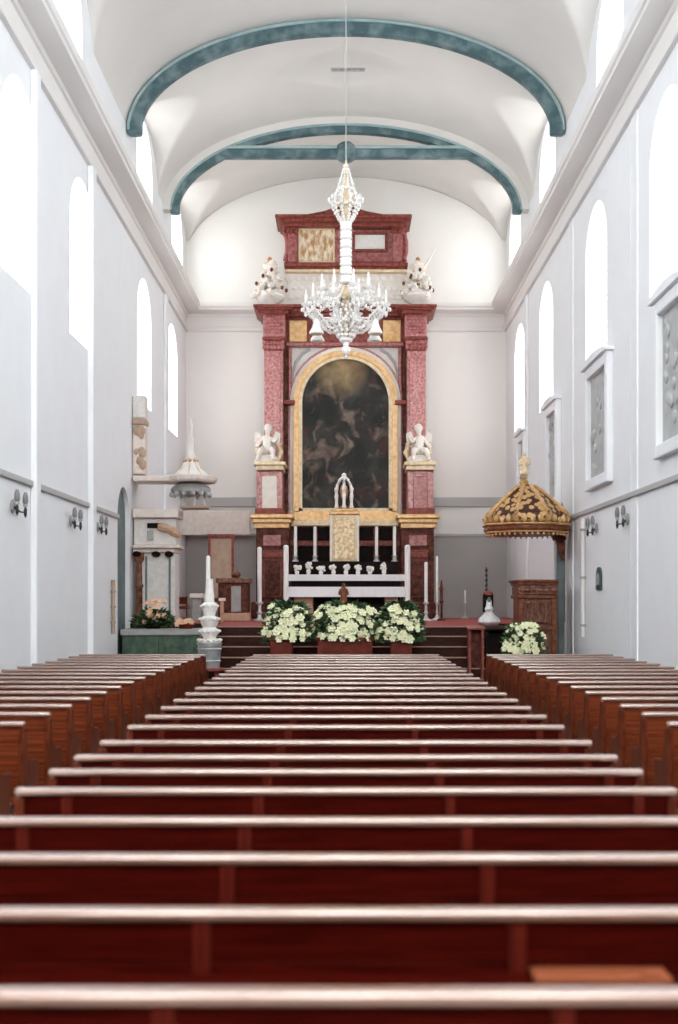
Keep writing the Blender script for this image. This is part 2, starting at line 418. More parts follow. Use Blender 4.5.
# green ribs: a plaster transverse arch where the rib hangs lower, then the marbled rib
def rib(y, n, name, drop, th):
    N = 56
    def arc(mb, o_top, o_bot, hd):
        def ring(t):
            ct, stt = math.cos(t), math.sin(t); A, B = WX - .01, RISE - .0
            nx, nz = B * ct, A * stt; l = math.hypot(nx, nz); nx, nz = nx / l, nz / l
            px, pz = A * ct, SPR + B * stt
            return [mb.bm.verts.new((px - nx * o, yy, pz - nz * o)) for o, yy in ((o_top, y - hd), (o_top, y + hd), (o_bot, y + hd), (o_bot, y - hd))]
        rings = [ring(PI * i / N) for i in range(N + 1)]
        for a, b in zip(rings, rings[1:]):
            for k in range(4): mb.bm.faces.new((a[k], a[(k + 1) % 4], b[(k + 1) % 4], b[k]))
        mb.bm.faces.new(rings[0][::-1]); mb.bm.faces.new(rings[-1]); return mb
    o = arc(MB(), drop, drop + th, .13).build(name, 'teal', smooth=True)
    struct(o, 'teal marbled vault rib %s' % n, 'rib')
    arc(MB(), drop - .01, drop + .07, .17).build('rib_edge', 'teal_light', o, smooth=True)
    if drop > .05: arc(MB(), -.05, drop, .2).build('plaster_arch', 'vault', o, smooth=True)
    for s in (-1, 1):
        mb = MB(); mb.box(*sorted((s * (WX - drop + .0), s * (WX - drop - th - .04))), y - .17, y + .17, SPR - .1, SPR + .28, .07, 3)
        mb.build('rib_foot', 'teal', o, smooth=True)
rib(32.0, 'over the front of the chancel', 'ceiling_rib', .03, .36); rib(38.5, 'above the altarpiece with the tie beam', 'ceiling_rib', .22, .27)
tb = thing('tie_beam', 'teal tie beam with central boss below the farther vault rib', 'beam', (0, 38.5, EYE + 15)); tb['kind'] = 'structure'
a = P(212, 154, 38.5)
MB().box(-4.65, 4.65, 38.35, 38.65, EYE + 14.85, EYE + 15.12, .03).build('beam', 'teal', tb)
MB().box(-4.65, 4.65, 38.31, 38.69, EYE + 15.12, EYE + 15.22, .02).build('beam_cap', 'teal_light', tb)
MB().lathe([(0, -.32), (.2, -.3), (.34, -.18), (.38, 0), (.34, .18), (.2, .3), (0, .32)], (0, 38.5, EYE + 15.05), 16).build('boss', 'teal', tb, True)
# ceiling rosette of the vent
zc = barrel(0)
vt = thing('vent', 'narrow grey vent slot at the crown of the vault between the ribs', 'vent', (.06, 34.9, zc - .08))
MB().box(-.46, .58, 34.85, 34.95, zc - .08, zc + .02, .02).build('vent_frame', 'greyline', vt)
for k_ in range(5): MB().box(-.40 + .2 * k_, -.26 + .2 * k_, 34.83, 34.86, zc - .085, zc - .03).build('slot', 'stone', vt)

# ------------------------------------------------------------------ pews
def make_pew(label, xw, stiles, book):
    """local: x along the pew, y=0 the back facing the camera, seat beyond"""
    r = thing('church_pew', label, 'pew')
    MB().box(-xw, xw, -.03, .045, .846, .894, .022, 5).build('top_rail', 'pewtop', r, True)
    m = MB()
    zs = [.14, .28, .42, .56, .70, .846]
    for a, b in zip(zs, zs[1:]): m.box(-xw + .03, xw - .03, 0, .028, a, b - .002, .004, 1)
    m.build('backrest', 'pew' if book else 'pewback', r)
    for x in stiles: MB().box(x - .033, x + .033, -.016, .0, .14, .846, .004, 1).build('stile', 'stile', r)
    if book: MB().box(-xw + .06, xw - .06, -.15, .0, .640, .662, .006, 2).build('book_ledge', 'pew', r)
    MB().box(-xw + .03, xw - .03, .03, .44, .415, .45, .012, 2).build('seat', 'pewend', r, True)
    for s in (-1, 1):
        m = MB(); pr = [(-.03, 0), (.44, 0), (.455, .43), (.43, .50), (.30, .49), (.16, .52), (.085, .60), (.06, .83), (-.02, .83), (-.03, .6)]
        a, b = sorted((s * xw, s * (xw - .055))); m.prism(pr, 'x', a, b)
        m.build('bench_end', 'pewend', r)
    m = MB(); m.box(-xw + .06, xw - .06, -.40, -.24, .13, .17, .012, 2)
    for x in (-xw + .25, 0, xw - .25): m.box(x - .03, x + .03, -.37, -.27, 0, .13)
    m.build('kneeler', 'pewend', r)
    return r
CZ = [3.286, 4.155, 5.05, 5.91, 6.85, 7.62, 8.33, 9.2, 10.35]
while CZ[-1] < 24.0: CZ.append(CZ[-1] + .93)
ORD = ['nearest', 'second', 'third', 'fourth', 'fifth', 'sixth', 'seventh', 'eighth', 'ninth', 'tenth', 'eleventh', 'twelfth', 'thirteenth',
       'fourteenth', 'fifteenth', 'sixteenth', 'seventeenth', 'eighteenth', 'nineteenth', 'twentieth', 'twenty-first', 'twenty-second', 'twenty-third', 'twenty-fourth', 'twenty-fifth', 'twenty-sixth']
def pew_row(proto, zs, x, block, group):
    for i, y in enumerate(zs):
        o = proto if i == 0 else copy_tree(proto)
        o.location = (x, y, 0)
        if i == len(zs) - 1: lab = 'red varnished pew in the %s, front row closest to the altar' % block
        elif i == 0: lab = 'red varnished pew in the %s, nearest visible row' % block
        else: lab = 'red varnished pew in the %s, %s row from the nearest' % (block, ORD[i])
        o['label'] = lab; o['group'] = group
pew_row(make_pew('', 1.97, (-1.66, -.52, .62, 1.74), True), CZ, 0, 'wide centre block', 'pews of the centre block')
SZ = [9.73, 10.64]
while SZ[-1] < 23.9: SZ.append(SZ[-1] + .915)
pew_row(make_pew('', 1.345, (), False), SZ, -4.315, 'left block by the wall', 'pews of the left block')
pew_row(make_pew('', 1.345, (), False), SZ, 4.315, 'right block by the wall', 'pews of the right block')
# the tray on the second row's ledge
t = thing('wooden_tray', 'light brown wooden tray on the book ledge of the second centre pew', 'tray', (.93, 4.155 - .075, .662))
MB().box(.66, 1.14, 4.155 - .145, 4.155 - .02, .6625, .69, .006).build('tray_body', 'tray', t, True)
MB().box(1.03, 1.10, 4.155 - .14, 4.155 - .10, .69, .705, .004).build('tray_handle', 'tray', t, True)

# ------------------------------------------------------------------ altarpiece
ZB = 43.2                                             # back of the altarpiece
ap = thing('altarpiece', 'tall pink marble and gilt altarpiece framing a dark arched painting', 'altarpiece', (0, 42.3, 1.4))
def mx(x): return 2 * 345 - x                          # mirror in the altarpiece's axis
def both(fn):
    for s in (0, 1): fn((lambda a, b: (a, b)) if s == 0 else (lambda a, b: (mx(b), mx(a))))
def side(f):
    def bx(x0, x1, y0, y1, Yf, Yb, bev=0.): a, b = f(x0, x1); return MB().pbox(a, b, y0, y1, Yf, Yb, bev)
    # lower plinth
    pl = bx(256, 289, 526, 606, 41.2, ZB, .03).build('plinth', 'darkred', ap)
    bx(251, 294, 602, 618.5, 40.95, ZB, .05).build('plinth_base', 'darkred', pl)
    a, b = f(250, 293); m = MB()
    m.pbox(a, b, 514, 518, 40.85, ZB, .02); m.pbox(a + 2, b - 2, 518, 523, 40.95, ZB, .04); m.pbox(a + 4, b - 4, 523, 528, 41.08, ZB, .02)
    m.build('plinth_cornice', 'gold', pl)
    bx(263, 281, 535, 546, 41.12, 41.3, .02).build('marble_inset', 'pinkdeep', pl)
    m = bx(262, 283, 550, 598, 41.1, 41.3, .04); m.build('plinth_panel', 'redwood', pl)
    m = bx(265, 280, 560, 596, 41.06, 41.12, .02); m.build('panel_field', 'darkred', pl)
    bx(262, 283, 552, 558, 41.02, 41.2, .03).build('panel_band', 'redwood', pl)
    # statue pedestal
    pd = bx(256.5, 282.5, 471, 515, 41.35, 42.6, .03).build('pedestal', 'pink', ap)
    a, b = f(253.5, 285.5); m = MB(); m.pbox(a, b, 461.5, 465, 41.15, 42.6, .02); m.pbox(a + 2, b - 2, 465, 470, 41.22, 42.6, .03)
    m.build('pedestal_cornice', 'palegold', pd)
    bx(262, 277, 476, 510, 41.28, 41.4, .03).build('pedestal_panel', 'cream' if f(0, 1) == (0, 1) else 'pinkdeep', pd)
    bx(255, 284, 508, 515, 41.25, 42.6, .03).build('pedestal_foot', 'redwood', pd)
    # column
    a, b = f(263.5, 284.5); Yc = 42.35; r = (b - a) / 2 * Yc / F; c = P((a + b) / 2, 515, Yc); H = (515 - 344) * Yc / F
    cl = bx(264, 283, 350, 506, 42.0, ZB, .03).build('column', 'pink', ap)
    bx(266.5, 280.5, 356, 500, 41.95, 42.1, .02).build('column_field', 'pink', cl)
    m = MB(); a, b = f(262.5, 284.5); m.pbox(a, b, 509, 515, 41.85, ZB, .03); m.pbox(a + 1, b - 1, 505.5, 509, 41.92, ZB, .05); m.build('column_base', 'redwood', cl)
    a, b = f(262, 285); m = MB(); m.pbox(a, b, 336.5, 339.5, 41.75, ZB, .03); m.pbox(a + 1.2, b - 1.2, 339.5, 350, 41.9, ZB, .03); m.build('capital', 'redwood', cl)
    m = MB()
    for k_ in range(6):
        for q_ in (0, 1): m.ball(P(a + 2.2 + 3.7 * k_, 342 + 4.6 * q_, 41.86), .085, 1, (1, .8, 1.5))
    m.build('capital_leaf', 'pinkdeep', cl, True)
    bx(281, 295, 400, 404, 42.15, ZB, .02).build('impost', 'redwood', ap)
    # pilasters behind; the dark one puts the pier's inner shade into its colour
    bx(283, 288.5, 345, 516, 42.5, ZB, .02).build('pilaster', 'darkred', ap)
    bx(288.5, 291.5, 346, 516, 42.45, ZB, .02).build('pilaster', 'pinkdeep', ap)
    bx(266, 292, 345, 516, 42.9, ZB, .02).build('back_pilaster', 'darkred', ap)
    # frieze block and cornice
    fb = bx(263, 285, 313, 336.5, 41.75, ZB, .03).build('frieze_block', 'pink', ap)
    m = MB(); a, b = f(265, 283)
    for k in range(5):
        for q in range(3):
            p = P(a + (b - a) * (.12 + .19 * k), 318 + 6.5 * q, 41.72); m.ball(p, .11, 1, (1, .5, .9))
    m.build('frieze_carving', 'pinkdeep', fb, True)
    a, b = f(253, 293); m = MB()
    m.pbox(a, b, 304, 306.5, 41.2, ZB, .02); m.pbox(a + 2, b - 2, 306.5, 309, 41.35, ZB, .02); m.pbox(a + 5, b - 5, 309, 313, 41.5, ZB, .03)
    m.build('cornice', 'redwood', ap)
both(side)
# base panelling between the plinths
pn = MB().pbox(288, 402, 522, 606, 42.2, ZB).build('base_panelling', 'darkred', ap)
MB().pbox(290, 400, 520, 526, 41.9, ZB, .03).build('base_moulding', 'palegold', pn)
MB().pbox(290, 400, 541, 546, 42.05, 42.3, .02).build('panel_rail', 'redwood', pn)
for x0, x1 in ((298, 313), (318, 331), (359, 373), (379, 392)):
    MB().pbox(x0, x1, 528, 540, 42.12, 42.25, .03).build('panel_field', 'dark', pn); MB().pbox(x0, x1, 547, 562, 42.12, 42.25, .03).build('panel_field', 'dark', pn)
# centre: white spandrel wall, arch mouldings, frame, painting
MB().pbox(284, 406, 344, 522, 42.62, ZB).build('centre_panel', 'white', ap)
def arch_band(cx, cy, r_in, r_out, ybot, Yf, Yb, name, m, closed_bottom=None):
    """round headed band in pixels about (cx, cy)"""
    mb = MB(); N = 28; inn = []; out = []
    k = Yf / F
    ci = P(cx, cy, Yf); zb = P(cx, ybot, Yf).z
    pin = [(ci.x + r_in * k, zb)] + [(ci.x + r_in * k * math.cos(PI * i / N), ci.z + r_in * k * math.sin(PI * i / N)) for i in range(N + 1)] + [(ci.x - r_in * k, zb)]
    pout = [(ci.x + r_out * k, zb)] + [(ci.x + r_out * k * math.cos(PI * i / N), ci.z + r_out * k * math.sin(PI * i / N)) for i in range(N + 1)] + [(ci.x - r_out * k, zb)]
    for y in (Yf, Yb): pass
    A = [[mb.bm.verts.new((x, y, z)) for x, z in pp] for y in (Yf, Yb) for pp in (pin, pout)]
    fi, fo, bi, bo = A
    n = len(pin)
    for i in range(n - 1):
        mb.bm.faces.new((fi[i], fi[i + 1], fo[i + 1], fo[i])); mb.bm.faces.new((bi[i + 1], bi[i], bo[i], bo[i + 1]))
        mb.bm.faces.new((fi[i + 1], fi[i], bi[i], bi[i + 1])); mb.bm.faces.new((fo[i], fo[i + 1], bo[i + 1], bo[i]))
    mb.bm.faces.new((fi[0], fo[0], bo[0], bi[0])); mb.bm.faces.new((fo[-1], fi[-1], bi[-1], bo[-1]))
    if closed_bottom:
        a = P(cx - r_out, closed_bottom[1], Yf); b = P(cx + r_out, closed_bottom[0], Yf); mb.box(a.x, b.x, Yf, Yb, a.z, b.z)
    return mb.build(name, m, ap, True)
arch_band(345.5, 402, 55, 57.3, 520, 42.5, ZB, 'archivolt', 'pink')
arch_band(345.5, 402, 51.5, 55.2, 520, 42.42, ZB, 'archivolt_moulding', 'cream')
arch_band(345.5, 402, 47, 52, 512, 42.3, ZB, 'picture_frame', 'gold', (511, 521))
arch_band(345.5, 402, 43.3, 47.2, 512, 42.36, ZB, 'frame_slip', 'palegold', (508, 512))
mb = MB(); k = 42.5 / F; ci = P(345.5, 402, 42.5); zb = P(0, 510, 42.5).z
mb.prism([(ci.x - 43.6 * k, zb), (ci.x + 43.6 * k, zb)] + [(ci.x + 43.6 * k * math.cos(PI * i / 28), ci.z + 43.6 * k * math.sin(PI * i / 28)) for i in range(29)], 'y', 42.5, 42.6)
pt = mb.build('painting', M['painting'], ap, org=None)
tag(pt, 'dark arched oil painting with a golden glow near its top')
for f_ in (lambda x: x, lambda x: 690 - x):
    MB().tube([P(f_(x), y, 42.6) for x, y in ((291, 384), (292.5, 372), (296, 362), (302, 354), (310, 349))], .06, 8).build('spandrel_moulding', 'greyline', ap, True)
# entablature between the columns
en = MB().pbox(284, 406, 313, 344, 42.5, ZB).build('entablature', 'redwood', ap)
mb = MB(); mb.pbox(288, 402, 304, 307, 41.9, ZB, .02); mb.pbox(288, 402, 307, 312, 42.1, ZB, .03); mb.pbox(288, 402, 312, 316, 42.25, ZB, .03); mb.build('entablature_cornice', 'redwood', en)
for x0, x1 in ((289, 307), (383, 401)):
    MB().pbox(x0, x1, 320, 342, 42.4, 42.6, .03).build('gilt_panel', 'gold', en)
mb = MB(); mb.pbox(286, 404, 342, 346, 42.3, ZB, .03); mb.build('architrave', 'pinkdeep', en)
# attic: cream volute storey, block with two panels, cornice and low pediment
at_ = []
mb = MB(); Yf = 42.2
pts = [(283, 304), (407, 304), (408, 298), (403, 291), (402, 283), (406, 276), (406, 272), (284, 272), (284, 276), (288, 283), (287, 291), (282, 298)]
mb.prism([(P(x, y, Yf).x, P(x, y, Yf).z) for x, y in pts], 'y', Yf, ZB)
vs = mb.build('volute_storey', 'cream', ap)
mb = MB()
for i in range(16):
    for j in range(3):
        p = P(291 + 7.2 * i + (3.5 if j % 2 else 0), 279 + 9 * j, 42.17)
        mb.ball(p, .1 + .05 * random.random(), 1, (1.1, .5, .9))
mb.build('volute_carving', 'white', vs, True)
ab = MB().pbox(289, 403, 223, 264, 42.35, ZB, .02).build('attic_block', 'pink', ap)
def attic(f):
    a, b = f(288, 297.5)
    q = MB(); q.pbox(a, b, 226, 262, 42.1, ZB, .03); q.build('attic_pilaster', 'pinkdeep', ab)
    q = MB(); q.pbox(a - 1, b + 1, 226, 229, 42.02, ZB, .02); q.pbox(a, b, 229, 233, 42.06, ZB, .02)
    q.ball(P((a + b) / 2 - 3, 231, 42.05), .12, 1); q.ball(P((a + b) / 2 + 3, 231, 42.05), .12, 1); q.build('attic_capital', 'redwood', ab, True)
    a, b = f(284, 288); q = MB(); q.tube([P(a + (b - a) * t, y, 42.4) for t, y in ((1., 228), (.2, 229), (.0, 233), (.6, 236), (.9, 242), (.9, 252), (.4, 260), (1, 262))], .1, 8); q.build('attic_scroll', 'pinkdeep', ab, True)
both(attic)
def framed(x0, x1, y0, y1, w, fm, pm, lab=None):
    q = MB(); q.pbox(x0 - w, x1 + w, y0 - w, y0, 42.18, 42.4, .02); q.pbox(x0 - w, x1 + w, y1, y1 + w, 42.18, 42.4, .02)
    q.pbox(x0 - w, x0, y0, y1, 42.18, 42.4, .02); q.pbox(x1, x1 + w, y0, y1, 42.18, 42.4, .02); o = q.build('panel_frame', fm, ab)
    p = MB().pbox(x0, x1, y0, y1, 42.28, 42.4).build('attic_panel', pm, ab)
    if lab: p['label'] = lab
framed(300, 333, 229, 261, 1.8, 'palegold', 'reliefgold', 'gilded figure relief panel')
framed(355, 385, 234, 249, 2.6, 'redwood', 'white', 'plain white panel')
MB().pbox(352, 390, 252, 262, 42.25, 42.4, .03).build('attic_band', 'pinkdeep', ab)
mb = MB(); mb.pbox(284, 408, 262, 266, 41.8, ZB, .03); mb.pbox(286, 406, 266, 269, 41.95, ZB, .02); mb.build('attic_base', 'redwood', ab)
MB().pbox(285, 407, 269, 272, 41.95, ZB, .02).build('attic_base_edge', 'palegold', ab)
mb = MB(); mb.pbox(275, 412, 214, 217, 41.5, ZB, .02); mb.pbox(278, 409, 217, 221, 41.65, ZB, .03); mb.pbox(283, 404, 221, 226, 41.9, ZB, .04); mb.build('attic_cornice', 'redwood', ab)
mb = MB(); mb.prism([(P(x, y, 41.7).x, P(x, y, 41.7).z) for x, y in ((308, 214), (382, 214), (366, 211), (354, 207), (345, 205), (336, 207), (324, 211))], 'y', 41.7, ZB); mb.build('pediment', 'redwood', ab)

# statues on the pedestals and trophies on the cornice
def seated_statue(px, py, Y, label, flip):
    b = P(px, py, Y); b.z = P(px, py, 41.15).z; k = 1.40
    t = thing('statue', label, 'statue', b, 'white statues on the altarpiece pedestals')
    s = -1 if flip else 1
    def q(x, y, z): return (b.x + s * x * k, b.y + y * k, b.z + z * k)
    MB().lathe([(.30, 0), (.33, .04), (.30, .12), (.24, .26), (.18, .30)], (b.x, b.y, b.z), 10, sx=k * 1.05, sy=k * .8).build('rock_seat', 'statue', t, True)
    vs = [q(0, .02, .34), q(0, 0, .5), q(0, -.02, .64), q(.01, -.03, .71), q(.02, -.05, .76), q(.03, -.07, .86), q(.03, -.05, .95),
          q(.10, -.01, .63), q(.22, -.08, .54), q(.30, -.18, .66), q(-.10, -.01, .63), q(-.20, -.06, .50), q(-.26, -.16, .40),
          q(.09, -.02, .31), q(.15, -.26, .34), q(.18, -.27, .12), q(.19, -.36, .05), q(-.09, -.02, .31), q(-.16, -.24, .32), q(-.22, -.22, .10), q(-.23, -.31, .05)]
    es = [(0, 1), (1, 2), (2, 3), (3, 4), (4, 5), (5, 6), (2, 7), (7, 8), (8, 9), (2, 10), (10, 11), (11, 12), (0, 13), (13, 14), (14, 15), (15, 16), (0, 17), (17, 18), (18, 19), (19, 20)]
    rs = [.13, .12, .13, .06, .055, .095, .06, .065, .05, .038, .065, .05, .038, .10, .08, .055, .04, .10, .08, .055, .04]
    skin_figure('figure', 'statue', t, vs, es, [r * k for r in rs])
    m = MB()
    m.tube([q(.16, .06, .6), q(.3, .1, .5), q(.34, .08, .3), q(.28, .05, .1)], [.05, .1, .12, .07], 8)
    m.tube([q(-.12, .06, .62), q(-.24, .12, .5), q(-.27, .06, .25)], [.06, .11, .07], 8); m.build('drapery', 'palegold', t, True)
    m = MB(); hc = q(.03, -.03, .90)
    m.ball((hc[0], hc[1] + .02 * k, hc[2] + .02 * k), .115 * k, 2, (1, 1.05, 1.0))
    m.build('hair', 'statue', t, True)
    for d_ in (-1, 1):
        m = MB(); m.prism([(b.x + d_ * .08 * k, b.z + .55 * k), (b.x + d_ * .22 * k, b.z + .86 * k), (b.x + d_ * .34 * k, b.z + .80 * k), (b.x + d_ * .33 * k, b.z + .6 * k), (b.x + d_ * .2 * k, b.z + .42 * k)], 'y', b.y + .12 * k, b.y + .17 * k); m.build('wing', 'statue', t)
seated_statue(267, 461.5, 41.75, 'white seated statue on the left altarpiece pedestal', False)
seated_statue(419.5, 461.5, 41.75, 'white seated statue on the right altarpiece pedestal', True)
def trophy(px, lab, s):
    b = P(px, 304, 42.0); b.z = P(px, 304, 41.2).z + .003
    t = thing('urn', lab, 'urn', b, 'white flower urns on the altarpiece cornice')
    MB().lathe([(.34, 0), (.36, .05), (.2, .1), (.14, .15), (.22, .22), (.44, .32), (.52, .44), (.5, .52), (.54, .56), (.46, .6), (.3, .6)], b, 16).build('vase', 'white', t, True)
    m = MB(); random.seed(int(px))
    for i in range(80):
        a = random.random() * 2 * PI; h = random.random(); r = (.66 - .5 * h) * (.5 + .5 * random.random())
        m.ball((b.x + r * math.cos(a), b.y + r * math.sin(a), b.z + .45 + h * 1.25), .09 + .07 * random.random(), 1)
    m.build('bouquet', 'statue', t, True)
    for i in range(9):
        a = 2 * PI * i / 9
        MB().ball((b.x + (.58 - .05 * (i % 4)) * math.cos(a), b.y + .56 * math.sin(a), b.z + .7 + .2 * (i % 4)), .065, 1, (1, 1, 1.3)).build('gilt_fruit', 'chestnut', t, True)
    MB().ball((b.x + s * .03, b.y, b.z + 1.82), .1, 1, (1, 1, 1.2)).build('gilt_fruit', 'glass_gold', t, True)
    return t, b
trophy(270.5, 'white flower urn on the left end of the altarpiece cornice', -1)
t, b = trophy(417, 'white flower urn with raised frond on the right altarpiece cornice', 1)
m = MB(); m.tube([b + Vector((.1, 0, 1.3)), b + Vector((.4, 0, 1.75)), b + Vector((.66, 0, 2.25))], [.05, .06, .02], 6); m.build('frond', 'white', t, True)

# ------------------------------------------------------------------ high altar
pr = MB(); pr.box(-2.9, 2.9, 38.9, 41.0, 1.4, 1.62, .02); pr.box(-2.6, 2.6, 39.2, 41.0, 1.62, 1.84, .02)
struct(pr.build('altar_platform', 'darkred'), 'dark low platform under the high altar', 'platform')
ha = thing('high_altar', 'dark high altar table below the painted altarpiece', 'altar', (0, 40, 1.84))
a = P(289, 600, 39.5); b = P(403, 578, 39.5)
MB().box(a.x + .1, b.x - .1, 39.6, 40.9, 1.84, b.z - .02, .02).build('altar_body', 'dark', ha)
MB().box(a.x, b.x, 39.5, 40.95, b.z - .02, b.z + .10, .02).build('altar_slab', 'stone', ha)
g = P(292, 561.5, 40.1); g2 = P(398, 561.5, 40.1)
MB().box(g.x, g2.x, 40.1, 41.0, b.z + .10, g.z, .02).build('gradine', 'dark', ha)
zc2 = b.z + .10
c1 = thing('altar_cloth', 'white linen cloth hanging over the high altar edge behind the front altar', 'cloth', (0, 39.6, zc2))
m = MB(); m.box(a.x - .08, b.x + .08, 39.44, 40.09, zc2 + .002, zc2 + .02); m.build('cloth_top', 'cloth', c1)
m = MB(); NN = 60
def hang(m, x0, x1, y, z0, z1, amp=.012):
    va = []; 
    for i in range(NN + 1):
        x = x0 + (x1 - x0) * i / NN; d = amp * math.sin(i * 1.9) + amp * .6 * math.sin(i * .73)
        va.append((m.bm.verts.new((x, y, z1)), m.bm.verts.new((x, y + d - .01, z0)), m.bm.verts.new((x, y + .012, z1)), m.bm.verts.new((x, y + d + .002, z0))))
    for p, q in zip(va, va[1:]):
        m.bm.faces.new((p[0], q[0], q[1], p[1])); m.bm.faces.new((p[2], p[3], q[3], q[2])); m.bm.faces.new((p[1], q[1], q[3], p[3])); m.bm.faces.new((p[0], p[2], q[2], q[0]))
hang(m, a.x - .08, b.x + .08, 39.43, zc2 - .20, zc2 + .02); m.build('cloth_drop', 'cloth', c1, True)

# tabernacle with crown canopy
tz = g.z; tc_ = P(344, 561.5, 40.4)
tb_ = thing('tabernacle', 'gilt brocade tabernacle with open crown on the high altar', 'tabernacle', (tc_.x, 40.5, tz))
zt = P(0, 514, 40.2).z
MB().pbox(331, 357.5, 514, 561.5, 40.2, 40.9, .03).build('tabernacle_body', 'palegold', tb_)
MB().pbox(334, 354.5, 518, 559, 40.15, 40.25, .02).build('tabernacle_door', 'brocade', tb_)
for x_ in (329.8, 356.8): MB().pbox(x_, x_ + 2.2, 515, 561.5, 40.12, 40.3, .02).build('side_strip', 'cream', tb_)
m = MB(); m.pbox(329, 359.5, 511, 514.5, 40.1, 40.95, .03); m.pbox(331, 357.5, 508.5, 511, 40.15, 40.9, .02); m.build('tabernacle_cornice', 'gold', tb_)
cz = P(0, 508.5, 40.5).z; k = 40.5 / F
m = MB()
for i in range(6):
    an = 2 * PI * i / 6 + PI / 6; r = 8.6 * k
    pts = [(tc_.x + r * f_ * math.cos(an), 40.5 + r * f_ * math.sin(an), cz + h * k) for f_, h in ((.95, 0), (1.0, 6), (.98, 12), (1.02, 18), (.9, 23), (.6, 28), (.2, 31), (0, 31.5))]
    m.tube(pts, [.07, .05, .06, .05, .05, .05, .05, .05], 8)
    for f_, h in ((1.0, 1.2), (1.0, 12), (1.02, 19)): m.ball((tc_.x + r * f_ * math.cos(an), 40.5 + r * f_ * math.sin(an), cz + h * k), .085, 1)
m.ball((tc_.x, 40.5, cz + 33 * k), .09, 2)
m.build('crown', 'white', tb_, True)
m = MB(); m.lathe([(.2, 0), (.2, .05), (.06, .1), (.05, .3), (.1, .36), (.16, .6), (.1, .8), (0, .84)], (tc_.x, 40.5, cz), 12); m.build('reliquary', 'glass_gold', tb_, True)

# six candles on the gradine
def candlestick(px, ytop, ybase, Y, lab, group, th=2.4, name='altar_candle', stick=.35):
    b_ = P(px, ybase, Y); b_.z = g.z + .002; H = (ybase - ytop) * Y / F; r = th * Y / F / 2
    t = thing(name, lab, 'candle', b_, group)
    hs = H * stick
    MB().lathe([(r * 2., 0), (r * 2., .03), (r * 1.2, .08), (r * .8, hs * .4), (r * 1.5, hs * .55), (r * .8, hs * .7), (r * 1.9, hs * .94), (r * 1.9, hs)], b_, 12).build('candlestick', 'silver', t, True)
    MB().lathe([(r, hs), (r, H - .03), (r * .5, H)], b_, 12).build('candle_shaft', 'wax', t, True)
    MB().tube([b_ + Vector((0, 0, H)), b_ + Vector((.005, 0, H + .04))], .006, 5).build('wick', 'black', t)
    return t
nm = ['outermost on the left', 'second from the left', 'second from the right', 'outermost on the right']
for i, px in enumerate((295.5, 315, 376.5, 394.5)):
    candlestick(px, 526, 561.5, 40.4, 'tall white altar candle on the dark shelf, ' + nm[i], 'four candles on the high altar shelf', 3.2, stick=.16)
# small white posies on the mensa
random.seed(3)
for i, (px, sz) in enumerate(((297, .9), (308.5, 1.25), (321, .85), (333.5, .95), (346, 1.0), (358, .9), (370, .8), (384, 1.2))):
    b_ = P(px, 566.2, 39.85); b_.z = zc2 + .021; rnd = random.Random(i)
    m = MB()
    MB_b = thing('flower_posy', 'small white posy on the high altar, %s from the left' % ['first', 'second', 'third', 'fourth', 'fifth', 'sixth', 'seventh', 'last'][i], 'flowers', b_, 'white posies on the high altar')
    MB().lathe([(.06, 0), (.08, .1 * sz), (.065, .15 * sz), (.05, .15 * sz)], b_, 10).build('vase', 'white', MB_b, True)
    for k in range(13):
        an = rnd.random() * 2 * PI; q_ = rnd.random(); m.ball((b_.x + .13 * math.cos(an) * q_, b_.y + .09 * math.sin(an) * q_, b_.z + (.17 + .16 * rnd.random()) * sz), .045 + .03 * rnd.random(), 1)
    m.build('blossoms', 'white', MB_b, True)

# ------------------------------------------------------------------ front altar
fa = thing('front_altar', 'free standing front altar table on tan stone supports behind the flowers', 'altar', (0, 34.5, 1.4))
a = P(287, 0, 34.0); b = P(405, 0, 34.0); zt = P(0, 587.5, 34).z
MB().box(a.x, b.x, 34.0, 35.2, zt - .10, zt, .01).build('table_slab', 'stone', fa)
for x0, x1 in ((294, 313), (385, 398)):
    p0 = P(x0, 0, 34.2); p1 = P(x1, 0, 34.2)
    MB().box(p0.x, p1.x, 34.25, 35.0, 1.4, zt - .10, .02).build('support', 'tan', fa)
MB().box(P(313, 0, 34.5).x, P(385, 0, 34.5).x, 34.7, 34.8, 1.4, zt - .1).build('back_panel', 'dark', fa)
c2 = thing('altar_cloth', 'broad white linen cloth hanging over the front altar edge', 'cloth', (0, 34.0, zt))
MB().box(a.x - .04, b.x + .04, 33.93, 35.2, zt + .002, zt + .02).build('cloth_top', 'cloth', c2)
m = MB(); hang(m, a.x - .04, b.x + .04, 33.92, zt - .28, zt + .02); m.build('cloth_drop', 'cloth', c2, True)
# gilt figurine on the altar front
b_ = P(343.5, 604, 33.5); b_.z = 1.4
t = thing('statuette', 'small red brown statuette on a slim stand before the front altar', 'statuette', (b_.x, 33.5, 1.4))
zz = P(0, 604, 33.5).z
MB().lathe([(.18, 0), (.18, .04), (.05, .1), (.05, zz - 1.4 - .05), (.12, zz - 1.4)], (b_.x, 33.5, 1.4), 12).build('stand', 'redwood', t, True)
def q(x, y, z): return (b_.x + x, 33.5 + y, zz + z)
skin_figure('figure', 'chestnut', t, [q(0, 0, .0), q(0, 0, .12), q(0, 0, .28), q(0, 0, .42), q(0, 0, .50), q(0, -.01, .56), q(0, 0, .62), q(.09, 0, .40), q(.13, -.05, .28), q(.05, -.12, .27), q(-.09, 0, .40), q(-.13, -.05, .28), q(-.05, -.12, .30)],
            [(0, 1), (1, 2), (2, 3), (3, 4), (4, 5), (5, 6), (3, 7), (7, 8), (8, 9), (3, 10), (10, 11), (11, 12)], [.13, .12, .09, .085, .035, .06, .04, .05, .035, .03, .05, .035, .03])

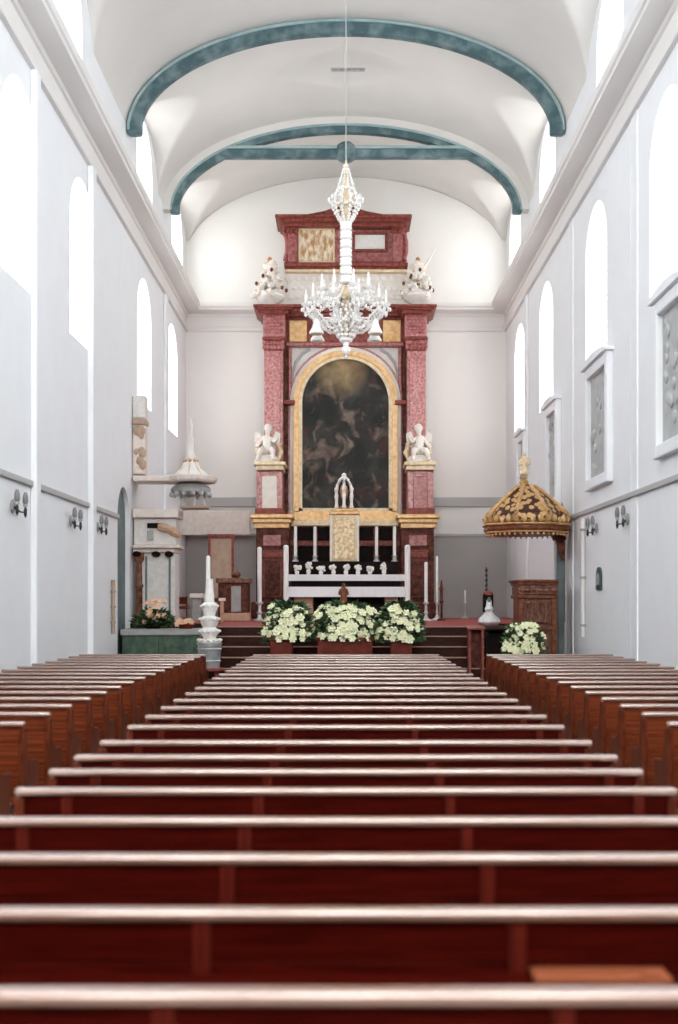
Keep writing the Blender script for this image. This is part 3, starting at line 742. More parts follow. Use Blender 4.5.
# tall floor candles
FC = [(259.5, 547, 36.5, 4.6, 'tall white floor candle before the left plinth of the altarpiece'),
      (286, 545, 33.6, 5.2, 'tall white floor candle at the left end of the front altar'),
      (407.5, 545, 33.6, 5.6, 'tall white floor candle at the right end of the front altar'),
      (426, 562, 36.5, 3.4, 'short thin white floor candle before the right plinth of the altarpiece'),
      (437, 556, 37.5, 2.2, 'slender white floor candle at the outer edge of the right plinth')]
for px, yt, Y, th, lab in FC:
    yb = VY + .6 * F / Y
    b_ = P(px, yb, Y); H = (yb - yt) * Y / F; r = th * Y / F / 2
    t = thing('floor_candle', lab, 'candle', b_, 'tall floor candles around the altar')
    MB().lathe([(.2, 0), (.2, .03), (.08, .08), (r * .8, .2), (r * 1.3, .26), (r * .8, .32), (r * .8, .5), (r * 1.7, .56), (r * 1.7, .6)], b_, 14).build('candlestick', 'silver', t, True)
    MB().lathe([(r, .6), (r, H - .04), (r * .5, H)], b_, 14).build('candle_shaft', 'wax', t, True)
    MB().tube([b_ + Vector((0, 0, H)), b_ + Vector((.005, 0, H + .05))], .008, 5).build('wick', 'black', t)

# ------------------------------------------------------------------ flowers
def blossom_mesh(name, m, r):
    mb = MB()
    for ring, n, tilt, rad in ((0, 6, .35, 1.), (1, 5, .9, .7)):
        for i in range(n):
            a = 2 * PI * i / n + ring * .5
            t = bmesh.new(); bmesh.ops.create_icosphere(t, subdivisions=1, radius=1.)
            for v in t.verts: v.co = Vector((v.co.x * .52 * r * rad + .5 * r * rad, v.co.y * .38 * r * rad, v.co.z * .16 * r))
            t.verts.index_update()
            mb._add(t, Matrix.Rotation(a, 4, 'Z') @ Matrix.Rotation(-tilt, 4, 'Y'))
    mb.ball((0, 0, .16 * r), .2 * r, 1)
    o = mb.build(name, m, None, True); me = o.data; bpy.data.objects.remove(o); return me
BL = blossom_mesh('blossom', 'petal', .105); BP = blossom_mesh('blossom', 'peach', .09); BW = blossom_mesh('blossom', 'petal', .10)
def foliage(parent, c, rx, ry, z0, z1, n, size, seed, spill=0.):
    rnd = random.Random(seed); mb = MB()
    for i in range(n):
        a = rnd.random() * 2 * PI; rr = math.sqrt(rnd.random()); h = rnd.random()
        k = math.sqrt(max(0, 1 - (h * .9) ** 2))
        p = Vector((c.x + rx * rr * k * math.cos(a), c.y + ry * rr * k * math.sin(a), z0 + (z1 - z0) * h))
        d = Vector((math.cos(a) * (.5 + rr), math.sin(a) * (.5 + rr), .2 + rnd.random() - spill * rr)).normalized()
        u = d.cross(Vector((rnd.random() - .5, rnd.random() - .5, 1))).normalized(); s = size * (.7 + .6 * rnd.random()); nn = d.cross(u) * s * .12
        v = [mb.bm.verts.new(q_) for q_ in (p, p + d * s * .5 + u * s * .28 + nn, p + d * s, p + d * s * .5 - u * s * .28 + nn, p + d * s * .5 - nn * .4)]
        mb.bm.faces.new((v[0], v[1], v[4])); mb.bm.faces.new((v[1], v[2], v[4])); mb.bm.faces.new((v[2], v[3], v[4])); mb.bm.faces.new((v[3], v[0], v[4]))
    return mb.build('foliage', 'leaf', parent)
def scatter_blossoms(parent, me, c, rx, ry, z0, z1, n, seed, mind):
    rnd = random.Random(seed); pts = []; tries = 0; org = ORG[parent.name]
    while len(pts) < n and tries < 6000:
        tries += 1
        th = PI + rnd.random() * PI; h = rnd.random()              # the front half of the mound
        if rnd.random() < .25: th = rnd.random() * 2 * PI
        k = math.sqrt(max(0, 1 - (h * .85) ** 2)) ** .4
        p = Vector((c.x + rx * k * math.cos(th) * rnd.uniform(.1, 1.02), c.y + ry * k * math.sin(th) * 1.02, z0 + (z1 - z0) * h))
        if all((p - q_).length > mind for q_ in pts):
            pts.append(p); o = bpy.data.objects.new('flower', me); COL.objects.link(o); o.parent = parent
            o.location = p - org
            d = Vector((p.x - c.x, (p.y - c.y) * 1.5 - .25, (p.z - z0) * .8 + .1)).normalized()
            o.rotation_euler = d.to_track_quat('Z', 'Y').to_euler(); s = rnd.uniform(.8, 1.25); o.scale = (s, s, s)
# three red planters in front of the steps
for i, (x0, x1, fx0, fx1, lab, n) in enumerate(((270, 292, 264, 314, 'left red planter of cream white flowers and leaves before the altar steps', 74),
                                       (317.5, 372.5, 312, 379, 'long middle red planter of cream white flowers before the altar steps', 92),
                                       (391, 412, 377, 424, 'right red planter of cream white flowers and leaves before the altar steps', 74))):
    Y = 25.32
    xa, xb = P(x0, 0, Y - .25).x, P(x1, 0, Y - .25).x; zt = P(0, 637.5, Y - .25).z
    c = Vector(((P(fx0, 0, Y).x + P(fx1, 0, Y).x) / 2, Y, zt)); rx = (P(fx1, 0, Y).x - P(fx0, 0, Y).x) / 2
    t = thing('flower_planter', lab, 'planter', (c.x, Y, 0), 'red planters of white flowers')
    q_ = MB(); q_.box(xa, xb, Y - .25, Y + .25, 0, zt, .02); q_.build('planter_box', 'redpot', t)
    MB().box(xa - .03, xb + .03, Y - .28, Y + .28, zt - .07, zt, .015).build('planter_rim', 'redpot', t)
    foliage(t, c, rx * .96, .30, zt - .10, zt + .76, 950, .16, 20 + i, .5)
    scatter_blossoms(t, BL, c, rx * .98, .38, zt - .04, zt + .66, n, 40 + i, .092)
# bouquet at the right by the pulpit
Y = 25.4; c = P(523, 650, Y); zt = P(0, 652, Y).z
t = thing('flower_bouquet', 'round bouquet of cream white flowers in a pot before the wooden pulpit', 'flowers', (c.x, Y, 0))
MB().lathe([(.16, 0), (.2, .03), (.06, .1), (.05, zt - .4), (.12, zt - .34), (.22, zt - .06), (.24, zt), (.2, zt)], (c.x, Y, 0), 16).build('pot', 'redpot', t, True)
c.z = zt
foliage(t, c, .42, .36, zt - .05, zt + .58, 420, .16, 5)
scatter_blossoms(t, BW, c, .44, .38, zt + .02, zt + .58, 52, 9, .09)

# ------------------------------------------------------------------ left side: green rail, flowers, paschal candle, pulpit
RY = 31.0
gr = thing('marble_rail', 'low green marble rail with grey stone coping at the left of the chancel', 'rail', (-5, RY, 0))
b = P(200, 635.5, RY); zcop = P(0, 629, RY).z
MB().box(-WX + .06, b.x, RY, RY + 1.1, 0, b.z, .02).build('rail_body', 'green', gr)
MB().box(-WX + .02, b.x + .06, RY - .08, RY + 1.2, b.z, zcop, .03).build('coping', 'stone', gr)
for x0 in (-5.45, -4.5): MB().box(x0 - .4, x0 + .4, RY - .03, RY + .01, .3, b.z - .12, .015).build('rail_panel', 'green', gr)
c = P(153, 628, RY + .5); c.z = zcop
t = thing('flower_arrangement', 'peach flower arrangement with dark leaves on the green marble rail', 'flowers', (c.x, c.y, zcop))
MB().lathe([(.2, 0), (.24, .05), (.26, .12), (.2, .14)], c, 16).build('bowl', 'dark', t, True)
foliage(t, c, .50, .3, zcop + .05, zcop + .50, 420, .19, 31, .5)
cc = c + Vector((.07, 0, 0)); scatter_blossoms(t, BP, cc, .33, .3, zcop + .2, zcop + .78, 30, 12, .11)
b_ = P(186, 628, RY + .2); b_.z = zcop
t = thing('fruit_basket', 'low basket of orange blossoms on the marble rail beside the peach flowers', 'basket', b_)
MB().lathe([(.13, 0), (.2, .1), (.21, .12), (.17, .12)], b_, 14, sx=1.3).build('basket_bowl', 'redpot', t, True)
scatter_blossoms(t, BP, b_, .26, .18, zcop + .14, zcop + .22, 9, 3, .09)

# tall candle on a tiered stand in a zinc tub
Y = 25.2; b_ = P(209.5, 668, Y); zt = b_.z
s_ = thing('stool', 'red wooden stool under the zinc tub by the left pews', 'stool', (b_.x, Y, 0))
MB().lathe([(.33, zt - .06), (.35, zt - .04), (.35, zt - .01), (.33, zt)], (b_.x, Y, 0), 20).build('stool_top', 'redwood', s_, True)
for k in range(4):
    an = PI / 4 + k * PI / 2; MB().tube([(b_.x + .22 * math.cos(an), Y + .22 * math.sin(an), zt - .05), (b_.x + .28 * math.cos(an), Y + .28 * math.sin(an), 0)], .03, 8).build('leg', 'redwood', s_, True)
t = thing('tub', 'grey zinc tub holding the tiered white candle stand', 'tub', (b_.x, Y, zt))
MB().lathe([(.22, .002), (.225, .02), (.265, .5), (.285, .53), (.285, .56), (.25, .56), (.22, .4), (0, .4)], (b_.x, Y, zt), 24).build('tub_body', 'zinc', t, True)
for z in (.16, .42): MB().lathe([(.235 + .06 * z, z - .02), (.25 + .06 * z, z), (.235 + .06 * z, z + .02)], (b_.x, Y, zt), 24).build('hoop', 'zinc', t, True)
z1 = zt + .42
t = thing('paschal_candle', 'tall white candle on a tiered white stand in the zinc tub', 'candle', (b_.x, Y, z1))
k = Y / F
m = MB(); prof = []; yb = P(0, 645, Y).z - z1
prof = [(.20, 0), (.20, yb)]
def yz(py): return P(0, py, Y).z - z1
for py, r in ((644, 11), (641, 11.5), (639.5, 6), (636, 7), (633, 9.5), (630, 10), (627.5, 6), (625, 8), (620, 9.8), (617.5, 9.6), (616, 5.5), (612, 6.5), (608, 8.2), (604, 7.6), (602, 4.8), (596, 5), (590, 4), (580, 3.6), (579, 3.8)): prof.append((r * k, yz(py)))
MB().lathe(prof, (b_.x, Y, z1), 20).build('candle_stand', 'white', t, True)
MB().lathe([(2.2 * k, yz(579)), (2.2 * k, yz(557)), (.6 * k, yz(555.5))], (b_.x - .03, Y, z1), 12).build('candle_shaft', 'wax', t, True)
m = MB()
for py, r in ((640, 11), (631, 9.6), (619, 9.4), (606, 7.8)):
    for i in range(12): an = 2 * PI * i / 12; m.ball((b_.x + r * k * math.cos(an), Y + r * k * math.sin(an), P(0, py, Y).z), .05, 1, (1, 1, .8))
m.build('garland', 'white', t, True)

# white pulpit on the left wall
Y = 32.75
pu = thing('pulpit', 'white pulpit with ledge and brown corner post on the left wall', 'pulpit', (-5.3, Y, 1.4))
def bx(x0, x1, y0, y1, Yf=Y, Yb=Y + 1.0, bev=.02): return MB().pbox(x0, x1, y0, y1, Yf, Yb, bev)
bx(140.5, 175, 553, 622, Y + .05, Y + .9).build('pier', 'offwhite', pu)
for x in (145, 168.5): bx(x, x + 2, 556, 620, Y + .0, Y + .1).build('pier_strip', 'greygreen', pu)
m = MB(); a = P(139, 622, Y); m.lathe([(.16, 0), (.16, .1), (.1, .14), (.09, 1.0), (.13, 1.06), (.09, 1.12), (.08, 1.7), (.14, 1.8), (.14, 2.0)], (a.x, Y + .05, 1.4), 14); m.build('corner_post', 'brownwood', pu, True)
m = MB(); aa = P(135, 0, Y); m.pbox(132.5, 178, 545, 548, Y - .25, Y + 1.0, .02); m.pbox(133, 175, 548, 552.5, Y - .1, Y + 1.0, .02); m.build('ledge', 'peachwash', pu)
m = MB()
for x in (137, 156, 169): m.ball(P(x, 554, Y - .05), .13, 2, (1, 1, .7))
m.build('ledge_bracket', 'dark', pu, True)
bx(134, 176, 518, 545, Y + .05, Y + .9).build('tub', 'offwhite', pu)
bx(132.5, 178, 509, 517.5, Y - .15, Y + .95).build('parapet', 'peachwash', pu)
bx(147, 160, 523, 528, Y - .03, Y + .1).build('tub_panel', 'dark', pu)
bx(147, 153, 531, 540, Y - .03, Y + .1).build('tub_panel', 'stone', pu)
m = MB(); pts = [P(158 + 22 * t_, 527 + 10 * t_ ** 2, Y - .02) for t_ in [i / 8 for i in range(9)]]; m.tube(pts, [.1, .13, .12, .13, .1, .12, .12, .1, .05], 8); m.build('carved_swag', 'tan', pu, True)
# connecting beam to far wall (beige band)
# sounding board
sb = thing('sounding_board', 'flat sounding board with white spire above the left pulpit', 'canopy', (-4.6, Y, P(0, 478, Y).z))
m = MB(); m.pbox(132.5, 206, 475.5, 481, Y - .1, Y + .9, .03)
cc = P(189, 478, Y); m.lathe([(.0, -.10), (.72, -.10), (.78, -.04), (.80, .05), (.7, .09), (0, .09)], (cc.x, Y + .4, cc.z), 8, PI / 8)
m.build('board', 'peachwash', sb)
m = MB(); kk = Y / F; cz_ = cc.z + .09
m.lathe([(18 * kk, 0), (16 * kk, 3 * kk), (10 * kk, 8 * kk), (7.5 * kk, 14 * kk), (5 * kk, 17 * kk), (5.5 * kk, 20 * kk), (3.2 * kk, 25 * kk), (2.6 * kk, 33 * kk), (3.4 * kk, 36 * kk), (1.8 * kk, 41 * kk), (1.6 * kk, 48 * kk), (2.2 * kk, 50 * kk), (.3 * kk, 59 * kk)], (cc.x, Y + .4, cz_), 10)
m.build('spire', 'white', sb, True)
for i in range(8):
    an = 2 * PI * i / 8
    MB().tube([(cc.x + r_ * kk * math.cos(an), Y + .4 + r_ * kk * math.sin(an), cz_ + h_ * kk) for r_, h_ in ((17, .5), (9, 9), (5.5, 18))], .022, 6).build('spire_scroll', 'palegold', sb, True)
    MB().ball((cc.x + 6 * kk * math.cos(an), Y + .4 + 6 * kk * math.sin(an), cz_ + 15 * kk), .06, 1).build('spire_boss', 'glass_gold', sb, True)
m = MB(); cb = P(189, 490, Y)
m.lathe([(.0, -.12), (16 * kk, -.12), (20 * kk, -.04), (20.5 * kk, .06), (18 * kk, .14), (14 * kk, .2), (0, .2)], (cb.x, Y + .4, cb.z), 10); m.build('under_drum', 'stone', sb, True)
m = MB()
for i in range(14):
    an = 2 * PI * i / 14; m.ball((cb.x + 19.5 * kk * math.cos(an), Y + .4 + 19.5 * kk * math.sin(an), cb.z - .1), .08, 1)
m.build('tassel', 'zinc', sb, True)
for x0, x1 in ((180, 181), (184, 184.5), (195, 194), (201, 205)): MB().tube([P(x0, 494, Y + .4), P(x1, 506, Y + .4)], .03, 6).build('strut', 'offwhite', sb, True)
MB().pbox(179, 207, 505.5, 508, Y + .1, Y + .8, .02).build('strut_plate', 'beige', sb)
# carved bracket column above the pulpit against the wall
BY = 32.75
cb = thing('carved_bracket', 'brown and white carved wall bracket above the left pulpit', 'bracket', P(138, 475, BY))
MB().pbox(132.3, 145, 395, 418, BY, BY + .5, .04).build('bracket_upper', 'offwhite', cb)
MB().pbox(132.5, 145, 424, 474, BY + .05, BY + .5, .04).build('bracket_body', 'peachwash', cb)
MB().pbox(132, 145.5, 418, 424, BY - .1, BY + .5, .04).build('bracket_cap', 'beige', cb)
rnd = random.Random(4)
for i in range(14): MB().ball(P(134 + 9.5 * rnd.random(), 427 + 46 * rnd.random(), BY + .04), .06 + .07 * rnd.random(), 1, (1, .6, 1.3)).build('carving', 'beige', cb, True)
# beige band screen between pulpit and altarpiece, against the end wall
sc_ = MB(); sc_.pbox(178, 250, 511, 535, 42.6, 42.75, .02)
tag(sc_.build('wall_screen', 'peachwash'), 'pale beige screen panel high on the end wall behind the pulpit', 'screen')

# things in the left chancel corner
Y = 38.5
th_ = thing('throne', 'tall beige wooden throne back at the left of the altarpiece', 'chair', P(221, VY + .6 * F / Y, Y))
MB().pbox(209, 233, 537, 598, Y, Y + .08, .02).build('backrest', 'beige', th_)
m = MB(); m.pbox(208, 210.5, 535, 618, Y - .05, Y + .1, .01); m.pbox(231.5, 234, 535, 618, Y - .05, Y + .1, .01); m.pbox(207, 235, 534, 538, Y - .06, Y + .1, .02); m.build('chair_frame', 'redwood', th_)
MB().pbox(209, 233, 598, 602, Y - .7, Y, .02).build('seat', 'redwood', th_)
for x in (210.5, 230.5): MB().pbox(x, x + 2, 600, VY + .6 * F / Y - .6, Y - .7, Y - .62).build('leg', 'redwood', th_)
Y = 36.0
cr = thing('credence_table', 'dark credence cabinet with grey panels at the left of the altar', 'table', P(232, VY + .6 * F / Y, Y))
yb = VY + .6 * F / Y
MB().pbox(218, 248, 583, yb, Y, Y + .8, .02).build('cabinet_body', 'darkred', cr)
MB().pbox(215.5, 250, 578, 583, Y - .08, Y + .85, .03).build('table_top', 'brownwood', cr)
MB().pbox(231, 241, 586, 612, Y - .03, Y + .05, .02).build('door', 'stone', cr)
MB().pbox(220, 228, 588, 612, Y - .03, Y + .05, .02).build('door', 'darkred', cr)
MB().pbox(221, 250, 613, yb, Y - .25, Y, .02).build('foot_board', 'tan', cr)
b_ = P(236, 578, Y + .3); ck = thing('table_bowl', 'small dark lidded bowl on the credence cabinet', 'bowl', b_)
MB().lathe([(.06, 0), (.1, .02), (.16, .1), (.13, .15)], b_, 14).build('bowl_body', 'brownwood', ck, True)
MB().lathe([(.14, .15), (.07, .2), (.03, .26), (0, .27)], b_, 14).build('lid', 'brownwood', ck, True)
Y = 35.2; b_ = P(222, VY + .6 * F / Y, Y)
pe = thing('wooden_post', 'short tan wooden post with flat cap before the credence cabinet', 'post', b_)
MB().pbox(220, 223.5, 601, VY + .6 * F / Y, Y, Y + .12, .01).build('shaft', 'tan', pe); MB().pbox(218.5, 225, 598, 601, Y - .05, Y + .17, .01).build('cap', 'cream', pe)
Y = 35.5; yb = VY + .6 * F / Y
pe = thing('pedestal', 'small grey stone pedestal between the left pulpit and the zinc tub', 'pedestal', P(196, yb, Y))
MB().pbox(192, 201, 598, yb - 2, Y, Y + .3, .01).build('shaft', 'stone', pe)
MB().pbox(189.5, 203, 593.5, 598, Y - .08, Y + .38, .02).build('top_slab', 'cream', pe); MB().pbox(190.5, 202.5, yb - 2, yb, Y - .05, Y + .35, .01).build('foot', 'stone', pe)
Y = 34.9; yb = VY + .6 * F / Y
ch = thing('side_chair', 'dark wooden chair standing beside the white pulpit', 'chair', P(182, yb, Y))
for x in (177.5, 186): 
    MB().pbox(x, x + 1.3, 596, yb, Y + .4, Y + .45).build('leg', 'darkred', ch); MB().pbox(x, x + 1.3, 608, yb, Y, Y + .05).build('leg', 'darkred', ch)
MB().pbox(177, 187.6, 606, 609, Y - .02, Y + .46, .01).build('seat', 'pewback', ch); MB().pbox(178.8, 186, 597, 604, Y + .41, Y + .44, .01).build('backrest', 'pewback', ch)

# ------------------------------------------------------------------ right side: wooden pulpit and its gilt canopy
Y = 30.4
pw = thing('pulpit', 'carved dark brown wooden pulpit under the gilt canopy on the right', 'pulpit', (P(537, 0, Y).x, Y + .6, 0))
x0, x1 = 517.5, 558.5
MB().pbox(x0 + 2, x1 - 2, 588, 654, Y + .05, Y + 1.2, .02).build('body', 'brownwood', pw)
a = P(x0 + 2, 654, Y); b = P(x1 - 2, 0, Y); MB().box(a.x, b.x, Y + .05, Y + 1.2, 0, a.z).build('base', 'darkred', pw)
m = MB(); m.pbox(x0 - 1.5, x1 + 1, 579.5, 582, Y - .1, Y + 1.3, .02); m.pbox(x0, x1, 582, 585, Y - .04, Y + 1.25, .02); m.build('cornice', 'chestnut', pw)
MB().pbox(x0 + 1, x1 - 1, 585, 595, Y, Y + 1.2, .03).build('frieze', 'brownwood', pw)
for y_ in (595, 626.5): MB().pbox(x0, x1, y_, y_ + 3.5, Y - .06, Y + 1.2, .02).build('moulding', 'chestnut', pw)
for x in (x0 + 1, x1 - 7): MB().pbox(x, x + 6, 598.5, 654, Y - .02, Y + .2, .03).build('corner_pilaster', 'chestnut', pw)
MB().pbox(x0 + 9, x1 - 9, 601, 624, Y - .02, Y + .1, .05).build('carved_panel', 'brownwood', pw)
MB().pbox(x0 + 9, x1 - 9, 632, 652, Y - .02, Y + .1, .05).build('carved_panel', 'brownwood', pw)
for i in range(6): MB().ball(P(x0 + 5 + 6.2 * i, 590, Y), .09, 2, (1.2, .5, .8)).build('rosette', 'brownwood', pw, True)
for i in range(4):
    xx = x0 + 12.5 + 5.3 * i
    MB().lathe([(.03, 0), (.06, .04), (.035, .1), (.06, .3), (.04, .48), (.06, .54), (.03, .58)], P(xx, 623.5, Y - .03), 8).build('baluster', 'brownwood', pw, True)
# strip put where the wall is only shaded, the shade in its colour
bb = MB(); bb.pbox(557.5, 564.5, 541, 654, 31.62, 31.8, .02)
tag(bb.build('shade_board', 'greygreen'), 'narrow grey green strip painting in the shade between right pulpit and canopy', 'board')
# canopy
Y = 31.0; k = Y / F; c = P(526.5, 535, Y)
cp = thing('pulpit_canopy', 'gilt scaled canopy with a statue finial over the right pulpit', 'canopy', (c.x, Y, c.z))
R = 41 * k
m = MB(); m.lathe([(R * .93, 0), (R * .95, .03), (R * .96, 3 * k), (R * 1.0, 4.5 * k), (R * 1.0, 7 * k), (R * .96, 8.5 * k), (R * .97, 11 * k), (R * .9, 12 * k)], c, 8, PI / 8, sx=1.08, sy=1.0)
m.build('cornice', 'chestnut', cp)
m = MB(); m.lathe([(R * 1.01, 8.3 * k), (R * 1.04, 9.4 * k), (R * 1.01, 10.5 * k)], c, 8, PI / 8, sx=1.08); m.lathe([(R * .97, 1.0 * k), (R * .99, 1.8 * k), (R * .97, 2.6 * k)], c, 8, PI / 8, sx=1.08); m.build('gilt_band', 'gold', cp)
m = MB(); m.lathe([(R * .90, 12 * k), (R * .93, 15 * k), (R * .9, 20 * k), (R * .78, 27 * k), (R * .6, 34 * k), (R * .44, 40 * k), (R * .3, 45 * k), (R * .18, 49 * k), (R * .08, 51 * k)], c, 8, PI / 8, sx=1.06)
m.build('roof', 'scale', cp)
m = MB()
for i in range(32):
    an = 2 * PI * i / 32; m.ball((c.x + R * .97 * math.cos(an), c.y + R * .92 * math.sin(an), c.z + (13.3 + 1.5 * (i % 2)) * k), .065 + .02 * (i % 2), 1, (1, .8, 1.5))
m.build('crest', 'gold', cp, True)
for i in range(8):
    an = PI / 8 + 2 * PI * i / 8
    MB().tube([(c.x + R * f_ * 1.06 * math.cos(an), c.y + R * f_ * math.sin(an), c.z + h * k) for f_, h in ((.94, 13), (.98, 17), (.93, 21), (.80, 27), (.62, 34), (.46, 40), (.32, 45), (.18, 49.5))], [.08, .1, .06, .05, .05, .05, .05, .04], 6).build('roof_rib', 'gold', cp, True)
m = MB()
for i in range(44):
    an = 2 * PI * i / 44; m.ball((c.x + R * .96 * math.cos(an), c.y + R * .9 * math.sin(an), c.z - .015), .035, 1, (1, 1, 1.2))
m.build('fringe', 'gold', cp, True)
m = MB(); m.pbox(555, 566.5, 535, 540, Y, Y + .4, .02); m.prism([(P(x, y, Y).x, P(x, y, Y).z) for x, y in ((557, 540), (566, 540), (566, 560), (562, 556))], 'y', Y + .1, Y + .3); m.build('bracket', 'darkred', cp)
zt = c.z + 50 * k; fx = P(524, 0, Y).x
MB().lathe([(4 * k, 0), (5 * k, .08), (3 * k, .15), (4.5 * k, .2)], (fx, Y, zt), 12).build('finial_base', 'gold', cp, True)
zt += .18
def q(x, y, z): return (fx + x, Y + y, zt + z)
skin_figure('finial_figure', 'palegold', cp, [q(0, 0, 0.03), q(0, 0, .18), q(0, 0, .36), q(0, 0, .50), q(0, 0, .58), q(0, -.01, .65), q(0, 0, .72), q(.09, 0, .49), q(.14, -.04, .36), q(.06, -.13, .36), q(-.09, 0, .49), q(-.14, -.04, .36), q(-.06, -.13, .38)],
            [(0, 1), (1, 2), (2, 3), (3, 4), (4, 5), (5, 6), (3, 7), (7, 8), (8, 9), (3, 10), (10, 11), (11, 12)], [.15, .13, .10, .10, .04, .07, .05, .055, .04, .035, .055, .04, .035])

# incense vessel stand left of the pulpit, chairs
Y = 29.0; b_ = P(489, 0, Y); k = Y / F
t = thing('lamp_stand', 'ornate silver lamp on a dark plinth with a chain spire, left of the bouquet', 'lamp', (b_.x, Y, 1.4))
yb = VY + .6 * F / Y
def pz(py): return P(0, py, Y).z - 1.4
MB().lathe([(10 * k, -1.4), (10 * k, pz(634))], (b_.x, Y, 1.4), 8).build('plinth', 'dark', t) if False else None
MB().lathe([(.14, 0), (9 * k, .02), (11.5 * k, pz(622)), (10.5 * k, pz(618.5)), (6 * k, pz(615)), (3.5 * k, pz(612)), (4.5 * k, pz(609)), (3 * k, pz(606)), (2.5 * k, pz(600))], (b_.x, Y, 1.4), 18).build('lamp_body', 'silver', t, True)
MB().box(b_.x - 5 * k, b_.x + 5 * k, Y + .1, Y + .3, 1.4 + pz(612), 1.4 + pz(594), .02).build('lantern_back', 'dark', t)
MB().lathe([(1.8 * k, pz(604)), (2.2 * k, pz(600)), (1.0 * k, pz(597))], (b_.x, Y - .02, 1.4), 10).build('lamp_glass', 'green', t, True)
m = MB(); m.tube([(b_.x - .03, Y + .2, 1.4 + pz(594)), (b_.x - .04, Y + .2, 1.4 + pz(567))], .018, 6)
for py in (570, 575, 580, 585, 590): m.ball((b_.x - .04, Y + .2, 1.4 + pz(py)), .045, 1)
m.build('spire', 'black', t, True)
MB().lathe([(6 * k, pz(595)), (4 * k, pz(592)), (1 * k, pz(590))], (b_.x, Y + .2, 1.4), 8, PI / 8).build('lantern_roof', 'redwood', t)
def kneeler(px0, px1, ytop, Y, lab, m1, m2):
    z = P(0, ytop, Y).z; xa, xb = P(px0, 0, Y).x, P(px1, 0, Y).x
    t = thing('prayer_desk', lab, 'desk', ((xa + xb) / 2, Y, 0), 'dark prayer desks right of the steps')
    MB().box(xa, xb, Y + .3, Y + .36, .05, z - .05, .01).build('front_panel', m1, t)
    MB().prism([(Y - .02, z - .06), (Y + .42, z), (Y + .42, z + .03), (Y - .02, z - .03)], 'x', xa - .03, xb + .03).build('desk_top', m2, t)
    for x in (xa, xb - .05): MB().prism([(Y, 0), (Y + .38, 0), (Y + .38, z - .02), (Y + .04, z - .06), (Y + .02, .3)], 'x', x, x + .05).build('side_panel', m2, t)
    MB().box(xa + .05, xb - .05, Y - .35, Y, .16, .22, .015).build('kneeling_board', m1, t)
    for x in (xa + .05, xb - .1): MB().box(x, x + .05, Y - .33, Y - .05, 0, .16).build('foot', m2, t)
kneeler(469, 484, 627, 25.9, 'dark red brown prayer desk at the right end of the altar steps', 'darkred', 'redwood')
kneeler(486.5, 513, 627.5, 26.2, 'wide black prayer desk beside the cream white bouquet', 'dark', 'dark')
Y = 37.0; yb = VY + .6 * F / Y
t = thing('candle_post', 'slim dark candle post right of the altarpiece plinth', 'post', P(441.5, yb, Y))
MB().lathe([(.14, 0), (.14, .04), (.04, .1), (.035, .55), (.07, .62), (.05, .68), (.05, 1.05), (.02, 1.3)], P(441.5, yb, Y), 12).build('post', 'darkred', t, True)
MB().lathe([(.075, 1.0), (.085, 1.03), (.075, 1.06)], P(441.5, yb, Y), 12).build('ring', 'redwood', t, True)
Y = 42.0; yb = VY + .6 * F / Y
t = thing('thin_candle', 'thin pale candle standing alone on the carpet right of the altarpiece', 'candle', P(465, yb, Y))
MB().lathe([(.14, 0), (.14, .03), (.03, .08), (.03, .5), (.06, .55)], P(465, yb, Y), 12).build('candlestick', 'silver', t, True)
MB().lathe([(.035, .55), (.035, 1.0), (.01, 1.04)], P(465, yb, Y), 10).build('candle_shaft', 'wax', t, True)

# ------------------------------------------------------------------ wall fittings
def sconce(px, py, s, lab):
    Y = WX * F / abs(px - VX); z = P(px, py, Y).z; x = s * WX
    t = thing('wall_sconce', lab, 'sconce', (x, Y, z), 'paired wall sconces')
    MB().lathe([(.0, 0), (.11, .0), (.13, .02), (.05, .05), (0, .06)], (0, 0, 0), 14, mtx=Matrix.Translation((x - s * .001, Y, z)) @ Matrix.Rotation(-s * PI / 2, 4, 'Y')).build('back_plate', 'stone', t, True)
    for d in (-1, 1):
        yy = Y + d * .27; xx = x - s * .17
        m = MB(); m.tube([(x - s * .04, Y, z), (x - s * .12, Y + d * .1, z - .1), (xx, Y + d * .2, z - .1), (xx, yy, z)], .016, 7); ar = m.build('arm', 'black', t, True)
        MB().lathe([(.03, .0), (.045, .02), (.045, .05), (.02, .06)], (xx, yy, z), 10).build('cup', 'zinc', ar, True)
        MB().lathe([(.035, .05), (.055, .10), (.05, .2), (.03, .27), (.01, .28)], (xx, yy, z), 12).build('shade', 'darkglass', t, True)
        MB().lathe([(.005, -.2), (.03, -.14), (.03, -.04), (.01, 0)], (xx, yy, z), 10).build('drop', 'black', t, True)
sconce(12, 506, -1, 'grey paired wall sconce on the left wall, nearest the camera')
sconce(70, 521, -1, 'grey paired wall sconce on the left wall, middle one of three')
sconce(97, 527, -1, 'grey paired wall sconce on the left wall, farthest of three')
sconce(628, 519, 1, 'grey paired wall sconce on the right wall, nearest the camera')
sconce(597, 528, 1, 'grey paired wall sconce on the right wall, above the dark plaque')
Y = WX * F / (600 - VX); z0, z1 = P(600, 590, Y).z, P(600, 567, Y).z
t = thing('wall_plaque', 'small dark teal plaque with rounded top on the right wall', 'plaque', (WX, Y, z0))
m = MB(); hw = .26
m.prism(arch_pts(Y, hw, z0, z1 - hw), 'x', WX - .05, WX); m.build('plaque_board', 'plaque', t)
m = MB(); m.prism(arch_pts(Y, hw * .6, z0 + .12, z1 - hw - .05), 'x', WX - .065, WX - .05); m.build('plaque_field', 'stone', t)
